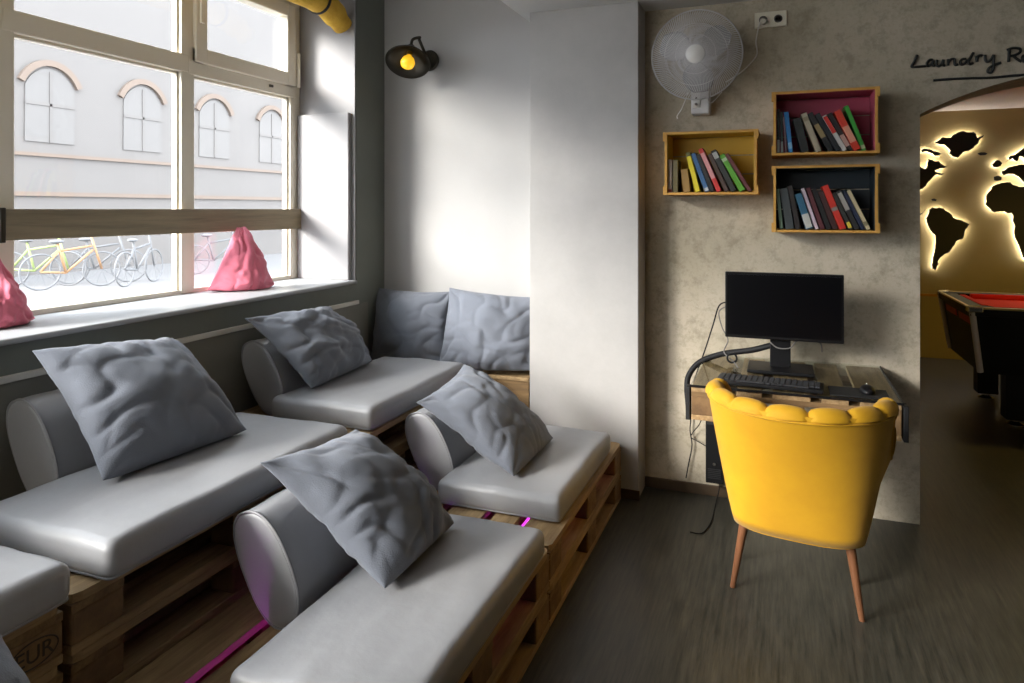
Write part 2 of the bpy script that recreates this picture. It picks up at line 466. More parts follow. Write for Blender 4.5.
def bicycle(name, label, loc, rz, m):
    t = thing(name, label, 'bicycle', loc, rz, 'bicycles parked across the street', local=True)
    for s in (-.52, .52):
        b = MB(); b.loop([(s+.33*math.cos(a), 0, .34+.33*math.sin(a)) for a in [2*PI*k/28 for k in range(28)]], .018)
        w = obj('wheel', b, M['bike_g'], t, True)
        b = MB()
        for k in range(10):
            a = PI*2*k/10; b.tube([(s, 0, .34), (s+.32*math.cos(a), 0, .34+.32*math.sin(a))], .004, 4)
        obj('spokes', b, M['bike_g'], w)
    b = MB()
    for p, q in (((-.52, 0, .34), (-.1, 0, .3)), ((-.1, 0, .3), (-.24, 0, .86)), ((-.52, 0, .34), (-.2, 0, .74)), ((-.2, 0, .72), (.34, 0, .80)), ((-.1, 0, .3), (.36, 0, .72)), ((.52, 0, .34), (.33, 0, .98))):
        b.tube([p, q], .022, 8)
    obj('frame', b, m, t, True)
    b = MB(); b.sphere((-.26, 0, .9), .13, (1, .6, .3)); obj('saddle', b, M['bike_g'], t, True)
    b = MB(); b.tube([(.26, -.28, 1.0), (.34, -.1, 1.0), (.34, .1, 1.0), (.26, .28, 1.0)], .015, 8); obj('handlebar', b, M['bike_g'], t, True)
bk = [(40, 285, 'bike_l', 'lime green bicycle parked outside, nearest the left edge of the window', .5),
      (72, 287, 'bike_o', 'orange framed bicycle parked outside beside the lime green one', 1.2),
      (100, 282, 'bike_g', 'grey bicycle parked outside, left of the window mullion', .8),
      (140, 283, 'bike_g', 'grey bicycle parked outside, closest to the window mullion', 1.9),
      (218, 272, 'bike_g', 'grey bicycle parked outside behind the upright pink pillow', 1.1)]
for px, py, m, lab, rz in bk:
    p = P(px, py, Z=0); bicycle('bicycle', lab, (p.x, p.y, -.02), rz, M[m])

# ================================================================== PALLETS
def chamfer_rect(x0, x1, y0, y1, c, corners):
    pts = []
    for (x, y, sx, sy, key) in ((x0, y0, 1, 1, 0), (x1, y0, -1, 1, 1), (x1, y1, -1, -1, 2), (x0, y1, 1, -1, 3)):
        if key in corners:
            a, bb = (x+sx*c, y), (x, y+sy*c)
            mid = (x+sx*c*.3, y+sy*c*.3)
            pts += [bb, mid, a] if key in (0, 2) else [a, mid, bb]
        else: pts.append((x, y))
    return pts
def make_pallet(label, loc, L=1.2, name='pallet', cat='pallet', group='wooden pallets under the seats', H=None):
    t = thing(name, label, cat, loc, 0, group, local=True)
    x = -.4
    g = (.8-.635)/4
    for i, w in enumerate((.145, .1, .145, .1, .145)):
        cs = {0: (0, 3), 4: (1, 2)}.get(i, ())
        b = MB(); b.prism(chamfer_rect(x, x+w, -L/2, L/2, .03, cs), .122, .144, 'Z')
        # nail heads
        for yy in (-L/2+.07, 0, L/2-.07):
            for k in (.3, .7): b.box(x+w*k-.004, x+w*k+.004, yy-.004, yy+.004, .1435, .1442)
        obj('deck_board', b, M['wood'], t); x += w+g
    for yc in (-L/2+.0725, 0, L/2-.0725):
        b = MB(); b.box(-.4, .4, yc-.0725, yc+.0725, .1, .122, .002); obj('stringer_board', b, M['woodx'], t)
        for xc, w in ((-.35, .1), (0, .145), (.35, .1)):
            b = MB(); b.box(xc-w/2, xc+w/2, yc-.0725, yc+.0725, .022, .1, .007); obj('block', b, M['block'], t)
    for xc, w in ((-.35, .1), (0, .145), (.35, .1)):
        b = MB(); b.box(xc-w/2, xc+w/2, -L/2, L/2, 0, .022, .003); obj('bottom_board', b, M['wood'], t)
    return t
X1, X2 = -1.17, -1.935     # centre lines of the low and the high tier
PH = .1443
LOWC = [(.585, 'nearest'), (1.785, 'near'), (2.985, 'far')]
LOWY = [.58, 1.785, 2.99]
proto = None
ords = ['bottom', 'second', 'third', 'top']
def stack(xc, yc, n, where):
    global proto
    for k in range(n):
        w = ('top' if k == n-1 else ords[k])
        lab = '%s wooden pallet of the %s' % (w, where)
        if proto is None: proto = make_pallet(lab, (xc, yc, k*PH)); o = proto
        else:
            o = copy_tree(proto); o.location = (xc, yc, k*PH); o['label'] = lab
            if xc < -1.5: o.scale.x = .9
    return o
stack(X1, LOWY[0], 2, 'low stack at the front, beside the low corner pillow')
stack(X1, LOWY[1], 2, 'low stack under the long front seat cushion')
stack(X1, LOWY[2], 2, 'low stack against the grey pier')
front_top = stack(X2+.0, .56, 4, 'high stack under the front-left seat cushion')
stack(X2+.0, 1.78, 4, 'high stack under the middle window seat')
stack(X2+.0, 2.995-.005, 4, 'high stack under the rear window seat')
H1, H2 = 2*PH, 4*PH
# burnt-in stamp on the corner block of the front high stack
fc = bpy.data.curves.new('stamp_text', 'FONT'); fc.body = 'EUR'; fc.size = .050; fc.extrude = .0006; fc.align_x = 'CENTER'
fo = bpy.data.objects.new('stamp_text', fc); COL.objects.link(fo)
bpy.context.view_layer.update()
me = bpy.data.meshes.new_from_object(fo); bpy.data.objects.remove(fo)
me.transform(Matrix.Translation((.401, .6-.069, .044)) @ Matrix.Rotation(PI/2, 4, 'Z') @ Matrix.Rotation(PI/2, 4, 'X'))
me.materials.append(M['stamp']); so = bpy.data.objects.new('stamp', me); COL.objects.link(so); so.parent = front_top
b = MB(); b.loop([(.4012, .6-.069+.056*math.cos(a), .061+.030*math.sin(a)) for a in [2*PI*k/40 for k in range(40)]], .0018, 4)
o = obj('stamp_ring', b, M['stamp'], front_top)

# box seat in the niche
t = thing('bench_box', 'pale wooden box bench behind the pier edge under the rear pillows', 'bench', (-1.8, 3.7, 0))
b = MB(); b.box(-2.295, -1.283, 3.605, 3.795, 0, .555, .004); obj('body', b, M['woodx'], t)
b = MB(); b.box(-2.298, -1.28, 3.596, 3.797, .555, .577, .004); obj('top', b, M['wood'], t)

# LED strips inside the low pallets
def led(label, x, y, m):
    z = PH+.0005
    t = thing('led_strip', label, 'led strip', (x, y, z), 0, 'led strips inside the low pallets')
    b = MB(); b.box(x-.010, x+.010, y-.56, y+.56, z+.003, z+.008); obj('diffuser', b, M[m], t)
    b = MB(); b.box(x-.015, x+.015, y-.56, y+.56, z, z+.003)
    for q in (-1, 1): b.box(x+q*.0125-.0015, x+q*.0125+.0015, y-.56, y+.56, z+.003, z+.026)  # opaque side walls added to stop the glow leaking sideways
    obj('glow_shield', b, M['cableg'], t)
led('magenta led strip glowing inside the low pallets, at the left of the long front seat', X1-.225, LOWY[1], 'led')
led('magenta led strip glowing inside the low pallets, under the long front seat', X1+.165, LOWY[1], 'led')
led('violet led strip glowing inside the low pallets, behind the seat by the pier', X1-.165, LOWY[2], 'ledv')
led('magenta led strip glowing inside the low pallets, under the seat by the pier', X1+.165, LOWY[2], 'led')

# ================================================================== CUSHIONS AND BOLSTERS
def seat_cushion(label, x0, x1, y0, y1, z0, h=.10, seed=0, dents=()):
    t = thing('seat_cushion', label, 'seat cushion', ((x0+x1)/2, (y0+y1)/2, z0), 0, 'grey leatherette seat cushions')
    b = MB(); b.box(x0, x1, y0, y1, z0, z0+h, .026, 5)
    bmesh.ops.subdivide_edges(b.bm, edges=[e for e in b.bm.edges if e.calc_length() > .2], cuts=22, use_grid_fill=True)
    for v in b.bm.verts:
        u = (v.co.x-x0)/(x1-x0); w = (v.co.y-y0)/(y1-y0)
        if v.co.z > z0+h*.5:
            dome = max(0, math.sin(PI*min(max(u, 0), 1)))**.5*max(0, math.sin(PI*min(max(w, 0), 1)))**.5
            f = (v.co.z-z0-h*.5)/(h*.5)
            v.co.z += f*(.012*dome + .006*noise.noise(Vector((u*3+seed, w*4, 0)))+.003*noise.noise(Vector((u*9+seed, w*9, 4))))
            for (du, dw, r, a) in dents:
                q = ((u-du)**2+(w-dw)**2)/(r*r); v.co.z -= f*a*math.exp(-q)
        k = 1-abs((v.co.z-z0)/h*2-1)
        v.co.x += (.006*k)*(1 if u > .5 else -1)*(abs(u-.5)*2)**4
        v.co.y += (.006*k)*(1 if w > .5 else -1)*(abs(w-.5)*2)**4
    body = obj('cover', b, M['leather'], t, True)
    b = MB()
    r = .020
    for z in (z0+.010,):
        pts = []
        for (cxx, cyy, a0) in ((x1-r, y1-r, 0), (x0+r, y1-r, 90), (x0+r, y0+r, 180), (x1-r, y0+r, 270)):
            for k in range(5):
                a = math.radians(a0+90*k/4); pts.append((cxx+(r-.004)*math.cos(a), cyy+(r-.004)*math.sin(a), z))
        b.loop(pts, .004)
    obj('piping', b, M['piping'], t, True)
    return body

ELL_A, ELL_B, ELL_T = .172, .100, math.radians(27)
def bolster(label, xc, y0, y1, z0, seed=0):
    """leaning D shaped roll; xc is the centre of its section"""
    def prof(s):
        pts = []
        for k in range(40):
            a = 2*PI*k/40
            u = math.cos(a); v = math.sin(a)
            u = math.copysign(abs(u)**.85, u); v = math.copysign(abs(v)**.85, v)
            uu = ELL_B*u*s; vv = ELL_A*v*s
            if u < 0: uu *= .72                # flatter back
            x = uu*math.cos(ELL_T)-vv*math.sin(ELL_T); z = uu*math.sin(ELL_T)+vv*math.cos(ELL_T)
            pts.append((x, z))
        return pts
    zmin = min(p[1] for p in prof(1)); zc = z0-zmin+.001
    L = y1-y0
    t = thing('bolster', label, 'bolster', (xc, (y0+y1)/2, z0), 0, 'grey leatherette back bolsters')
    b = MB(); rows = []
    ys = [(0, .90), (0, .95), (.006, .985), (.016, 1.0)]+[(.03+(L-.06)*k/14, 1.0) for k in range(15)]+[(L-.016, 1), (L-.006, .985), (L, .95), (L, .90)]
    for i, (y, s) in enumerate(ys):
        row = []
        for k, (x, z) in enumerate(prof(s)):
            n = .003*noise.noise(Vector((x*14+seed, y*9, z*14)))
            if .02 < y < .06 or L-.06 < y < L-.02: n += .0016*math.sin(k*2.1+seed)
            q = 1+n/.14
            row.append(Vector((xc+x*q, y0+y, zc+z*q)))
        rows.append(row)
    vs = b.grid(rows, close_v=True)
    for ring, yo in ((vs[0], -.006), (vs[-1], .006)):
        c = b.bm.verts.new((xc, ring[0].co.y+yo, zc))
        for k in range(len(ring)):
            b.bm.faces.new((ring[k], ring[(k+1) % len(ring)], c))
    body = obj('cover', b, M['leather'], t, True)
    for y in (y0+.004, y1-.004):
        b = MB(); b.loop([(xc+x, y, zc+z) for x, z in prof(1.0)], .0045); obj('piping', b, M['piping'], t, True)
    return body

c_front = seat_cushion('long grey seat cushion at the front, on the low pallets under the front pillow', -1.245, -.765, 1.33, 2.32, H1, seed=1, dents=((.3, .4, .3, .006),))
c_pier = seat_cushion('grey seat cushion on the low pallets beside the grey pier', -1.315, -.79, 2.57, 3.44, H1, seed=2)
c_lown = seat_cushion('grey seat cushion on the low pallets at the near end, under the corner pillow', -1.245, -.765, .25, 1.13, H1, seed=5)
c_mid = seat_cushion('wide grey seat cushion on the high pallets, under the big pillow by the window', -2.07, -1.535, 1.25, 2.27, H2, seed=3)
c_rear = seat_cushion('grey seat cushion on the high pallets in front of the two rear pillows', -2.09, -1.575, 2.49, 3.42, H2, seed=4)
c_left = seat_cushion('grey seat cushion on the high pallets at the left edge, nearest the camera', -2.08, -1.55, .25, 1.165, H2, seed=6)
r_front = bolster('grey back bolster behind the front pillow, its end lit violet', -1.405, 1.64, 2.08, H1, 1)
r_pier = bolster('grey back bolster behind the pillow nearest the grey pier', -1.43, 2.70, 3.12, H1, 2)
r_lown = bolster('grey back bolster behind the corner pillow on the low pallets', -1.405, .42, .86, H1, 5)
r_mid = bolster('grey back bolster behind the big pillow on the middle window seat', -2.188, 1.50, 1.96, H2, 3)
r_rear = bolster('grey back bolster behind the pillow on the rear window seat', -2.188, 2.54, 3.0, H2, 4)

# ================================================================== PILLOWS
def fold_field(seed, amp_k):
    """cotton creases: fans of sharp folds running in from corners and edges"""
    rg = random.Random(seed*17+5)
    fans = []
    for (cu, cw) in [(0, 0), (1, 0), (1, 1), (0, 1), (.5, 1.0), (.0, .6), (1.0, .5), (.45, .0)]:
        for si in (0, 1):
            d = Vector((.5+rg.uniform(-.2, .2)-cu, .5+rg.uniform(-.2, .2)-cw)).normalized()
            fans.append((si, cu+d.x*.2, cw+d.y*.2, d, rg.uniform(11, 20), amp_k*rg.uniform(.004, .010), rg.uniform(.16, .34), rg.uniform(0, 9)))
    for q in range(4):
        d = Vector((rg.uniform(-1, 1), rg.uniform(-1, 1))).normalized()
        fans.append((q % 2, rg.uniform(.2, .8), rg.uniform(.25, .85), d, rg.uniform(9, 18), amp_k*rg.uniform(.003, .008), rg.uniform(.14, .26), rg.uniform(0, 9)))
    def f(u, w, si):
        h = 0
        for (fs, cu, cw, d, fr, amp, rad, ph) in fans:
            if fs != si: continue
            rx, ry = u-cu, w-cw
            al = rx*d.x+ry*d.y; ac = -rx*d.y+ry*d.x
            g = math.exp(-(al/(rad*1.5))**2-(ac/rad)**2)
            if g < .03: continue
            x = fr*ac*(1-.45*al/rad)+2.2*noise.noise(Vector((u*4+ph, w*4, ph)))+ph
            rr = 1-abs(math.sin(x)); h += amp*g*(rr*rr*1.3-.4)
        return h+amp_k*(.010*noise.noise(Vector((u*3.2+seed, w*3.2, si*5)))+.004*noise.noise(Vector((u*8+seed, w*8, si*3))))
    return f
def pillow(label, TL, TR, BR, BL, facing, m='cloth', group='slate grey scatter pillows', n=60, front=.135, back=.045, crease=1.0, sag=.3, pull=.10, floor=None, drop=.05, seed=0, waves=0):
    TL, TR, BR, BL = [Vector(v) for v in (TL, TR, BR, BL)]
    nrm = (TR-BL).cross(TL-BR); nrm.normalize()
    if nrm.dot(Vector(facing)) < 0: nrm = -nrm
    cen = (TL+TR+BR+BL)/4
    ff = fold_field(seed, crease)
    bm = bmesh.new(); border = {}; meta = {}
    def tt(k):                       # finer towards the edges
        t = k/n; return t-.10*math.sin(2*PI*t)/(PI)*.9
    for si, s in ((0, 1), (1, -1)):
        g = []
        for i in range(n+1):
            row = []
            for j in range(n+1):
                u, w = tt(j), tt(i)
                edge = i in (0, n) or j in (0, n)
                if edge and (i, j) in border: row.append(border[(i, j)]); continue
                p = TL*(1-u)*(1-w)+TR*u*(1-w)+BR*u*w+BL*(1-u)*w
                a, c = max(0, 1-(2*u-1)**2), max(0, 1-(2*w-1)**2)
                k = (a*c)**.5*.75+(a*c)**.9*.25
                sg = 1+sag*(w-.45)
                q = pull*max(math.sin(PI*u)**.8*(max(0, 1-2*w)**4), math.sin(PI*w)**.8*(abs(2*u-1)**4)) if 0 < u+w < 2 else 0
                p = p+(cen-p)*q
                wob = .012*math.sin(PI*u)*noise.noise(Vector((u*4, w*4, seed*1.7)))*(1+waves)
                p = p+nrm*(s*(front if s > 0 else back)*k*sg+wob)
                p.z -= drop*k*w
                v = bm.verts.new(p); meta[v] = (u, w, si, edge)
                if edge: border[(i, j)] = v
                row.append(v)
            g.append(row)
        for i in range(n):
            for j in range(n):
                q = (g[i][j], g[i+1][j], g[i+1][j+1], g[i][j+1])
                bm.faces.new(q if s > 0 else q[::-1])
    bmesh.ops.recalc_face_normals(bm, faces=bm.faces); bm.normal_update()
    nn = {v: v.normal.copy() for v in bm.verts}
    for v in bm.verts:
        u, w, si, edge = meta[v]
        k = min(1, min(u, 1-u, w, 1-w)/.045)
        if not edge: v.co += nn[v]*ff(u, w, si)*k
        if floor is not None and v.co.z < floor+.004: v.co.z = floor+.004+(v.co.z-floor)*.03
    me = bpy.data.meshes.new('pillow'); bm.to_mesh(me); bm.free()
    c = sum((v.co for v in me.vertices), Vector())/len(me.vertices)
    c.z = min(v.co.z for v in me.vertices)
    me.transform(Matrix.Translation(-c))
    o = bpy.data.objects.new('pillow', me); COL.objects.link(o); o.location = c
    me.materials.append(M[m])
    for p in me.polygons: p.use_smooth = True
    sub = o.modifiers.new('smooth', 'SUBSURF'); sub.levels = 1; sub.render_levels = 1
    tag(o, label, 'pillow', group)
    # piped seam round the edge
    ring = [(0, j) for j in range(n)]+[(i, n) for i in range(n)]+[(n, j) for j in range(n, 0, -1)]+[(i, 0) for i in range(n, 0, -1)]
    return o

ZL, ZH = H1+.112, H2+.112
ZN = .577
pillow('large slate grey pillow leaning on the bolster of the middle window seat', P(30, 350, X=-2.17), P(173, 337, X=-2.2), P(248, 430, Z=ZH+.01), P(102, 482, Z=ZH+.01), (1, -.3, .7), seed=1, front=.15, floor=ZH)
pillow('slate grey pillow crumpled over the bolster of the rear window seat', P(243, 318, X=-2.20), P(330, 306, X=-2.25), P(373, 361, Z=ZH+.01), P(311, 389, Z=ZH+.01), (1, -.3, .7), seed=2, front=.15, back=.02, crease=1.8, floor=ZH, waves=2)
pillow('slate grey pillow against the rear niche wall, next to the window wall', P(377, 287, Y=3.74), P(452, 291, Y=3.74), P(447, 364, Y=3.62), P(369, 366, Y=3.62), (.1, -1, .2), seed=3, front=.11, pull=.07, floor=ZN)
pillow('slate grey pillow against the rear niche wall, next to the pier', P(449, 287, Y=3.68), P(538, 297, Y=3.74), P(536, 371, Y=3.64), P(437, 369, Y=3.58), (.1, -1, .2), seed=14, front=.12, crease=1.4, pull=.06, floor=ZN)
pillow('slate grey pillow leaning on the low seat beside the grey pier', P(415, 402, X=-1.42), P(464, 363, Y=3.12), P(554, 438, Z=ZL+.008), P(514, 477, Z=ZL+.008), (1, -.3, .7), seed=5, front=.14, floor=ZL)
pillow('slate grey pillow leaning on the long front seat cushion', P(258, 462, X=-1.42), P(356, 428, X=-1.42), P(455, 523, Z=ZL+.008), P(385, 590, Z=ZL+.008), (1, -.3, .7), seed=6, front=.15, floor=ZL, crease=1.2)
pillow('slate grey pillow cut off by the lower left corner of the picture', (-1.42, .36, .78), P(-14, 602, X=-1.42), (-1.06, .905, ZL+.015), (-1.06, .42, ZL+.015), (1, -.3, .7), seed=7, floor=ZL)
pillow('pink pillow slumped upright on the window sill in front of the right pane', P(237, 227, X=-2.64), P(244, 226, X=-2.64), P(275, 284, Z=ZS+.012), P(207, 290, Z=ZS+.014), (1, -.8, .3), 'pink', 'pink pillows on the window sill', seed=8, front=.12, back=.03, crease=1.3, floor=ZS, pull=.02, drop=.14, sag=.8)
pillow('pink pillow at the left edge of the window sill', P(-16, 254, X=-2.66), P(-8, 255, X=-2.66), P(36, 318, Z=ZS+.012), P(-58, 330, Z=ZS+.014), (1, -.8, .3), 'pink', 'pink pillows on the window sill', seed=9, front=.12, back=.03, crease=1.3, floor=ZS, pull=.02, drop=.14, sag=.8)

# ================================================================== YELLOW CHAIR
CH = thing('cocktail_chair', 'yellow velvet shell chair with scalloped back at the small desk', 'chair', (.062, 2.865, 0), math.radians(-8))
def shell_pt(s, t, inset=0, dz=0):
    """s along the shell (0 back, +-1 sides, beyond: arms), t up"""
    a = .232+(.330-.232)*t**.9-inset; bk = .125+(.322-.125)*t-inset
    e = .72+.28*t
    q = min(abs(s), 1)*PI/2
    x = a*math.copysign(math.sin(q)**e, s) if s else 0
    y = -bk*math.cos(q)**e if abs(s) < 1 else 0
    arm = max(0, abs(s)-1)
    y += arm*.44
    x *= 1-.10*arm
    zt = .800-.30*(min(arm/.6, 1)**1.6)
    zb = .295
    return Vector((x, y, zb+(zt-zb)*t+dz))
S0 = 1.55
b = MB(); NS, NT = 72, 14
rows = []
for i in range(NT+1):
    rows.append([shell_pt(-S0+2*S0*j/NS, i/NT) for j in range(NS+1)])
for i in range(NT, -1, -1):
    rows.append([shell_pt(-S0+2*S0*j/NS, i/NT, .05) for j in range(NS+1)])
vs = b.grid(rows, close_u=True)
b.cap([r[0] for r in vs]); b.cap([r[-1] for r in vs][::-1])
shell = obj('shell', b, M['yellow'], CH, True)
b = MB(); b.tube([shell_pt(-S0+2*S0*j/NS, .955)+Vector((shell_pt(-S0+2*S0*j/NS, .955).x, shell_pt(-S0+2*S0*j/NS, .955).y, 0)).normalized()*.002 for j in range(NS+1)], .004, 6); obj('piping', b, M['yellow'], CH, True)
NL = 11
for l in range(NL):
    sa = -S0+2*S0*l/NL; sb = -S0+2*S0*(l+1)/NL
    b = MB(); rows = []
    nu, nv = 12, 18
    for iv in range(nv+1):
        v = iv/nv
        row = []
        for iu in range(nu+1):
            u = iu/nu; s = sa+(sb-sa)*u
            bul = math.sqrt(max(0, 1-(2*u-1)**2))
            # section: over the rim from outside, then down the inside
            if v < .45:
                th = PI*(v/.45)           # 0 outside .. pi inside
                rim = shell_pt(s, 1.0, .030)
                out = shell_pt(s, 1.0, 0)-shell_pt(s, 1.0, .05); out.z = 0
                if out.length < 1e-6: out = Vector((0, -1, 0))
                out.normalize()
                rr = .021+.018*bul
                p = rim+out*(math.cos(th)*rr*1.0)+Vector((0, 0, math.sin(th)*rr*1.05-.012))
            else:
                tt = 1-(v-.45)/.55*.62
                base = shell_pt(s, tt, .052)
                out = shell_pt(s, tt, 0)-shell_pt(s, tt, .05); out.z = 0
                if out.length < 1e-6: out = Vector((0, -1, 0))
                out.normalize()
                p = base-out*(.022*bul)+Vector((0, 0, -.012))
            row.append(p)
        rows.append(row)
    b.grid(rows); obj('channel_cushion', b, M['yellow'], CH, True)
# seat
b = MB(); rows = []
for k, (sc, z) in enumerate(((.80, .34), (.98, .355), (1.0, .40), (.985, .425), (.93, .445), (.7, .455), (.35, .46), (.02, .462))):
    row = []
    for j in range(40):
        a = 2*PI*j/40; x = .215*math.copysign(abs(math.cos(a))**.7, math.cos(a))*sc; y = .085+.225*math.copysign(abs(math.sin(a))**.7, math.sin(a))*sc
        row.append(Vector((x, y, z)))
    rows.append(row)
vs = b.grid(rows, close_v=True); b.cap(vs[0][::-1]); b.cap(vs[-1]); obj('seat', b, M['yellow'], CH, True)
b = MB(); pts = []
for j in range(49):
    p = shell_pt(-1.3+2.6*j/48, 0, .02); pts.append((p.x, p.y))
pts += [(.17, .29), (-.17, .29)]
b.prism(pts, .283, .345, 'Z', .004); obj('seat_base', b, M['yellow'], CH)
for sx, sy in ((-1, -1), (1, -1), (-1, 1), (1, 1)):
    def loc_(wx, wy, z): return Matrix.Rotation(math.radians(8), 4, 'Z') @ Vector((wx-.062, wy-2.865, z))
    top, ft = {(-1, -1): (loc_(-.130, 2.89, .285), loc_(-.177, 2.908, 0)), (1, -1): (loc_(.237, 2.836, .285), loc_(.278, 2.837, 0)),
               (-1, 1): (loc_(-.118, 3.09, .285), loc_(-.167, 3.15, 0)), (1, 1): (loc_(.245, 3.05, .285), loc_(.288, 3.10, 0))}[(sx, sy)]
    b = MB(); n = 8
    b.tube([top+(ft-top)*k/n for k in range(n+1)], [.0185-.008*k/n for k in range(n+1)], 14); leg = obj('leg', b, M['legwood'], CH, 'auto')
    b = MB(); b.tube([top+Vector((0, 0, .006)), top+(ft-top)*.05], .0205, 14); obj('ferrule', b, M['chrome'], leg, 'auto')

# ================================================================== DESK
DX0, DX1, DY0, DZ = -.36, .445, 3.11, .74
DT = thing('desk', 'small wall-mounted desk made from a cut wooden pallet with a glass top', 'desk', (.042, 3.45, DZ-.152))
x = DX0; g = (DX1-DX0-.64)/4; zt = DZ-.008
for i, w in enumerate((.146, .101, .146, .101, .146)):
    b = MB(); b.box(x, x+w, DY0, 3.797, zt-.022, zt, .002); obj('deck_board', b, M['wood'], DT); x += w+g
for y0, y1 in ((DY0, DY0+.1), (3.55, 3.66)):
    b = MB(); b.box(DX0, DX1, y0, y1, zt-.044, zt-.022, .002); obj('stringer_board', b, M['woodx'], DT)
    for xc in (DX0+.05, (DX0+DX1)/2, DX1-.05):
        b = MB(); b.box(xc-.05, xc+.05, y0, y1, zt-.122, zt-.044, .004); obj('block', b, M['block'], DT)
for xc in (DX0+.05, (DX0+DX1)/2, DX1-.05):
    b = MB(); b.box(xc-.05, xc+.05, DY0, 3.797, zt-.144, zt-.122, .002); obj('bottom_board', b, M['wood'], DT)
b = MB(); b.box(DX0-.004, DX1+.004, DY0-.006, 3.797, zt, DZ, .002); obj('glass_top', b, glass_mat('desk_glass', (.93, .96, .94)), DT)
b = MB(); b.box(DX0-.006, DX1+.006, DY0-.009, DY0-.006, zt-.001, DZ+.001); b.box(DX1+.004, DX1+.007, DY0-.006, 3.797, zt-.001, DZ+.001); obj('glass_edge', b, M['black'], DT)
for xx in (DX0-.024, DX1+.006):
    b = MB(); b.box(xx, xx+.018, DY0-.004, DY0+.055, zt-.146, zt-.004, .002); obj('bracket', b, M['blackm'], DT)

# slim computer hung under the desk
t = thing('computer', 'slim black computer hung upright on the wall under the desk', 'computer', (-.314, 3.73, .10))
b = MB(); b.box(-.357, -.272, 3.70, 3.797, .10, .575, .004); obj('case', b, M['black'], t)
b = MB(); b.box(-.352, -.277, 3.696, 3.70, .40, .565, .001); obj('front_panel', b, M['blackm'], t)
b = MB(); b.lathe([(.001, 0), (.008, 0), (.008, .004), (.001, .004)], 16, Matrix.Translation((-.314, 3.698, .20)) @ Matrix.Rotation(PI/2, 4, 'X')); obj('power_button', b, M['chrome'], t)
b = MB()
for k in range(6): b.box(-.347, -.282, 3.697, 3.7, .125+.009*k, .129+.009*k)
obj('vent', b, M['blackm'], t)

# monitor
MO = thing('monitor', 'black flat computer monitor standing on the pallet desk', 'monitor', (.01, 3.52, DZ))
b = MB(); b.box(-.247, .270, 3.500, 3.525, .887, 1.200, .004); b.box(-.15, .17, 3.525, 3.55, .93, 1.14, .01); obj('housing', b, M['black'], MO)
b = MB(); b.box(-.236, .259, 3.498, 3.500, .902, 1.189); obj('screen', b, M['screen'], MO)
b = MB(); b.box(-.046, .046, 3.535, 3.56, DZ+.012, 1.06, .004); obj('neck', b, M['black'], MO)
b = MB(); b.box(-.145, .145, 3.42, 3.64, DZ+.001, DZ+.016, .005); obj('base', b, M['black'], MO)

# keyboard (x right, y away), slightly turned
KB = thing('keyboard', 'black keyboard lying in front of the monitor on the desk', 'keyboard', (-.045, 3.215, DZ+.001), math.radians(-4))
b = MB(); b.box(-.215, .215, -.072, .072, .0, .016, .004); obj('case', b, M['black'], KB)
b = MB()
for r in range(6):
    xk = -.205
    n = 18 if r else 8
    if r == 0:
        for (w) in (.026, .022, .022, .12, .022, .022, .026, .1):
            b.box(xk, xk+w-.003, -.062, -.046, .016, .022, .001, 1); xk += w+.001
    else:
        for k in range(n):
            b.box(xk, xk+.0195, -.062+r*.0205, -.046+r*.0205, .016, .022, .001, 1); xk += .0228
obj('keys', b, M['key'], KB)
b = MB(); b.box(.19, .41, 3.125, 3.28, DZ+.0005, DZ+.005, .001); o = obj('mouse_pad', b, M['blackm'], loc=(.31, 3.2, DZ)); tag(o, 'black mouse pad at the right of the keyboard on the desk', 'mouse pad')
t = thing('mouse', 'small black computer mouse on the mouse pad', 'mouse', (.335, 3.215, DZ+.006))
b = MB(); b.sphere((.335, 3.215, DZ+.012), .03, (1, 1.7, .75)); 
for v in b.bm.verts: v.co.z = max(v.co.z, DZ+.0055)
obj('body', b, M['black'], t, True)
b = MB(); b.sphere((.335, 3.240, DZ+.033), .006, (.6, 1.3, 1)); obj('wheel', b, M['chrome'], t, True)

# conduit and cables
def cable(name, label, pts, r, m, cat='cable', n=8):
    b = MB(); b.tube(spline(pts, n), r, 8); o = obj(name, b, M[m], None, True, loc=pts[0]); return tag(o, label, cat)
cable('cable_conduit', 'thick black corrugated cable sleeve curving from the monitor down past the desk', [P(772, 345, Y=3.57), P(752, 350, Y=3.6), P(722, 354, Y=3.62), P(700, 362, Y=3.62), P(689, 375, Y=3.6), P(687, 388, Y=3.58), P(688, 402, Y=3.60), P(689, 418, Y=3.64)], .0145, 'cable', 'cable sleeve')
cable('monitor_cable', 'thin dark cable hanging from the monitor edge to the desk', [P(727, 302, Y=3.58), P(719, 306, Y=3.62), P(713, 325, Y=3.64), P(705, 350, Y=3.64), P(697, 372, Y=3.6), P(694, 382, Y=3.56)], .0035, 'cable')
cable('video_cable', 'thin cable looping down beside the monitor edge', [P(727, 306, Y=3.58), P(719, 312, Y=3.62), P(722, 327, Y=3.63), P(728, 340, Y=3.63), P(724, 352, Y=3.6), P(733, 361, Y=3.57), P(738, 368, Z=DZ+.004)], .003, 'cableg')
cable('stand_cable', 'grey cable drooping across the neck of the monitor', [P(770, 342, Y=3.53), P(778, 348, Y=3.52), P(790, 348, Y=3.52), P(797, 341, Y=3.53), P(808, 341, Y=3.58), P(820, 343, Y=3.6), P(822, 352, Y=3.62)], .003, 'cableg')
b = MB(); c0 = P(732, 358, Y=3.56); b.loop([c0+Vector((.022*math.cos(a), 0, .022*math.sin(a))) for a in [2*PI*k/24 for k in range(24)]], .005); o = obj('cable_coil', b, M['cable'], None, True, loc=c0); tag(o, 'small coil of black cable beside the keyboard', 'cable')
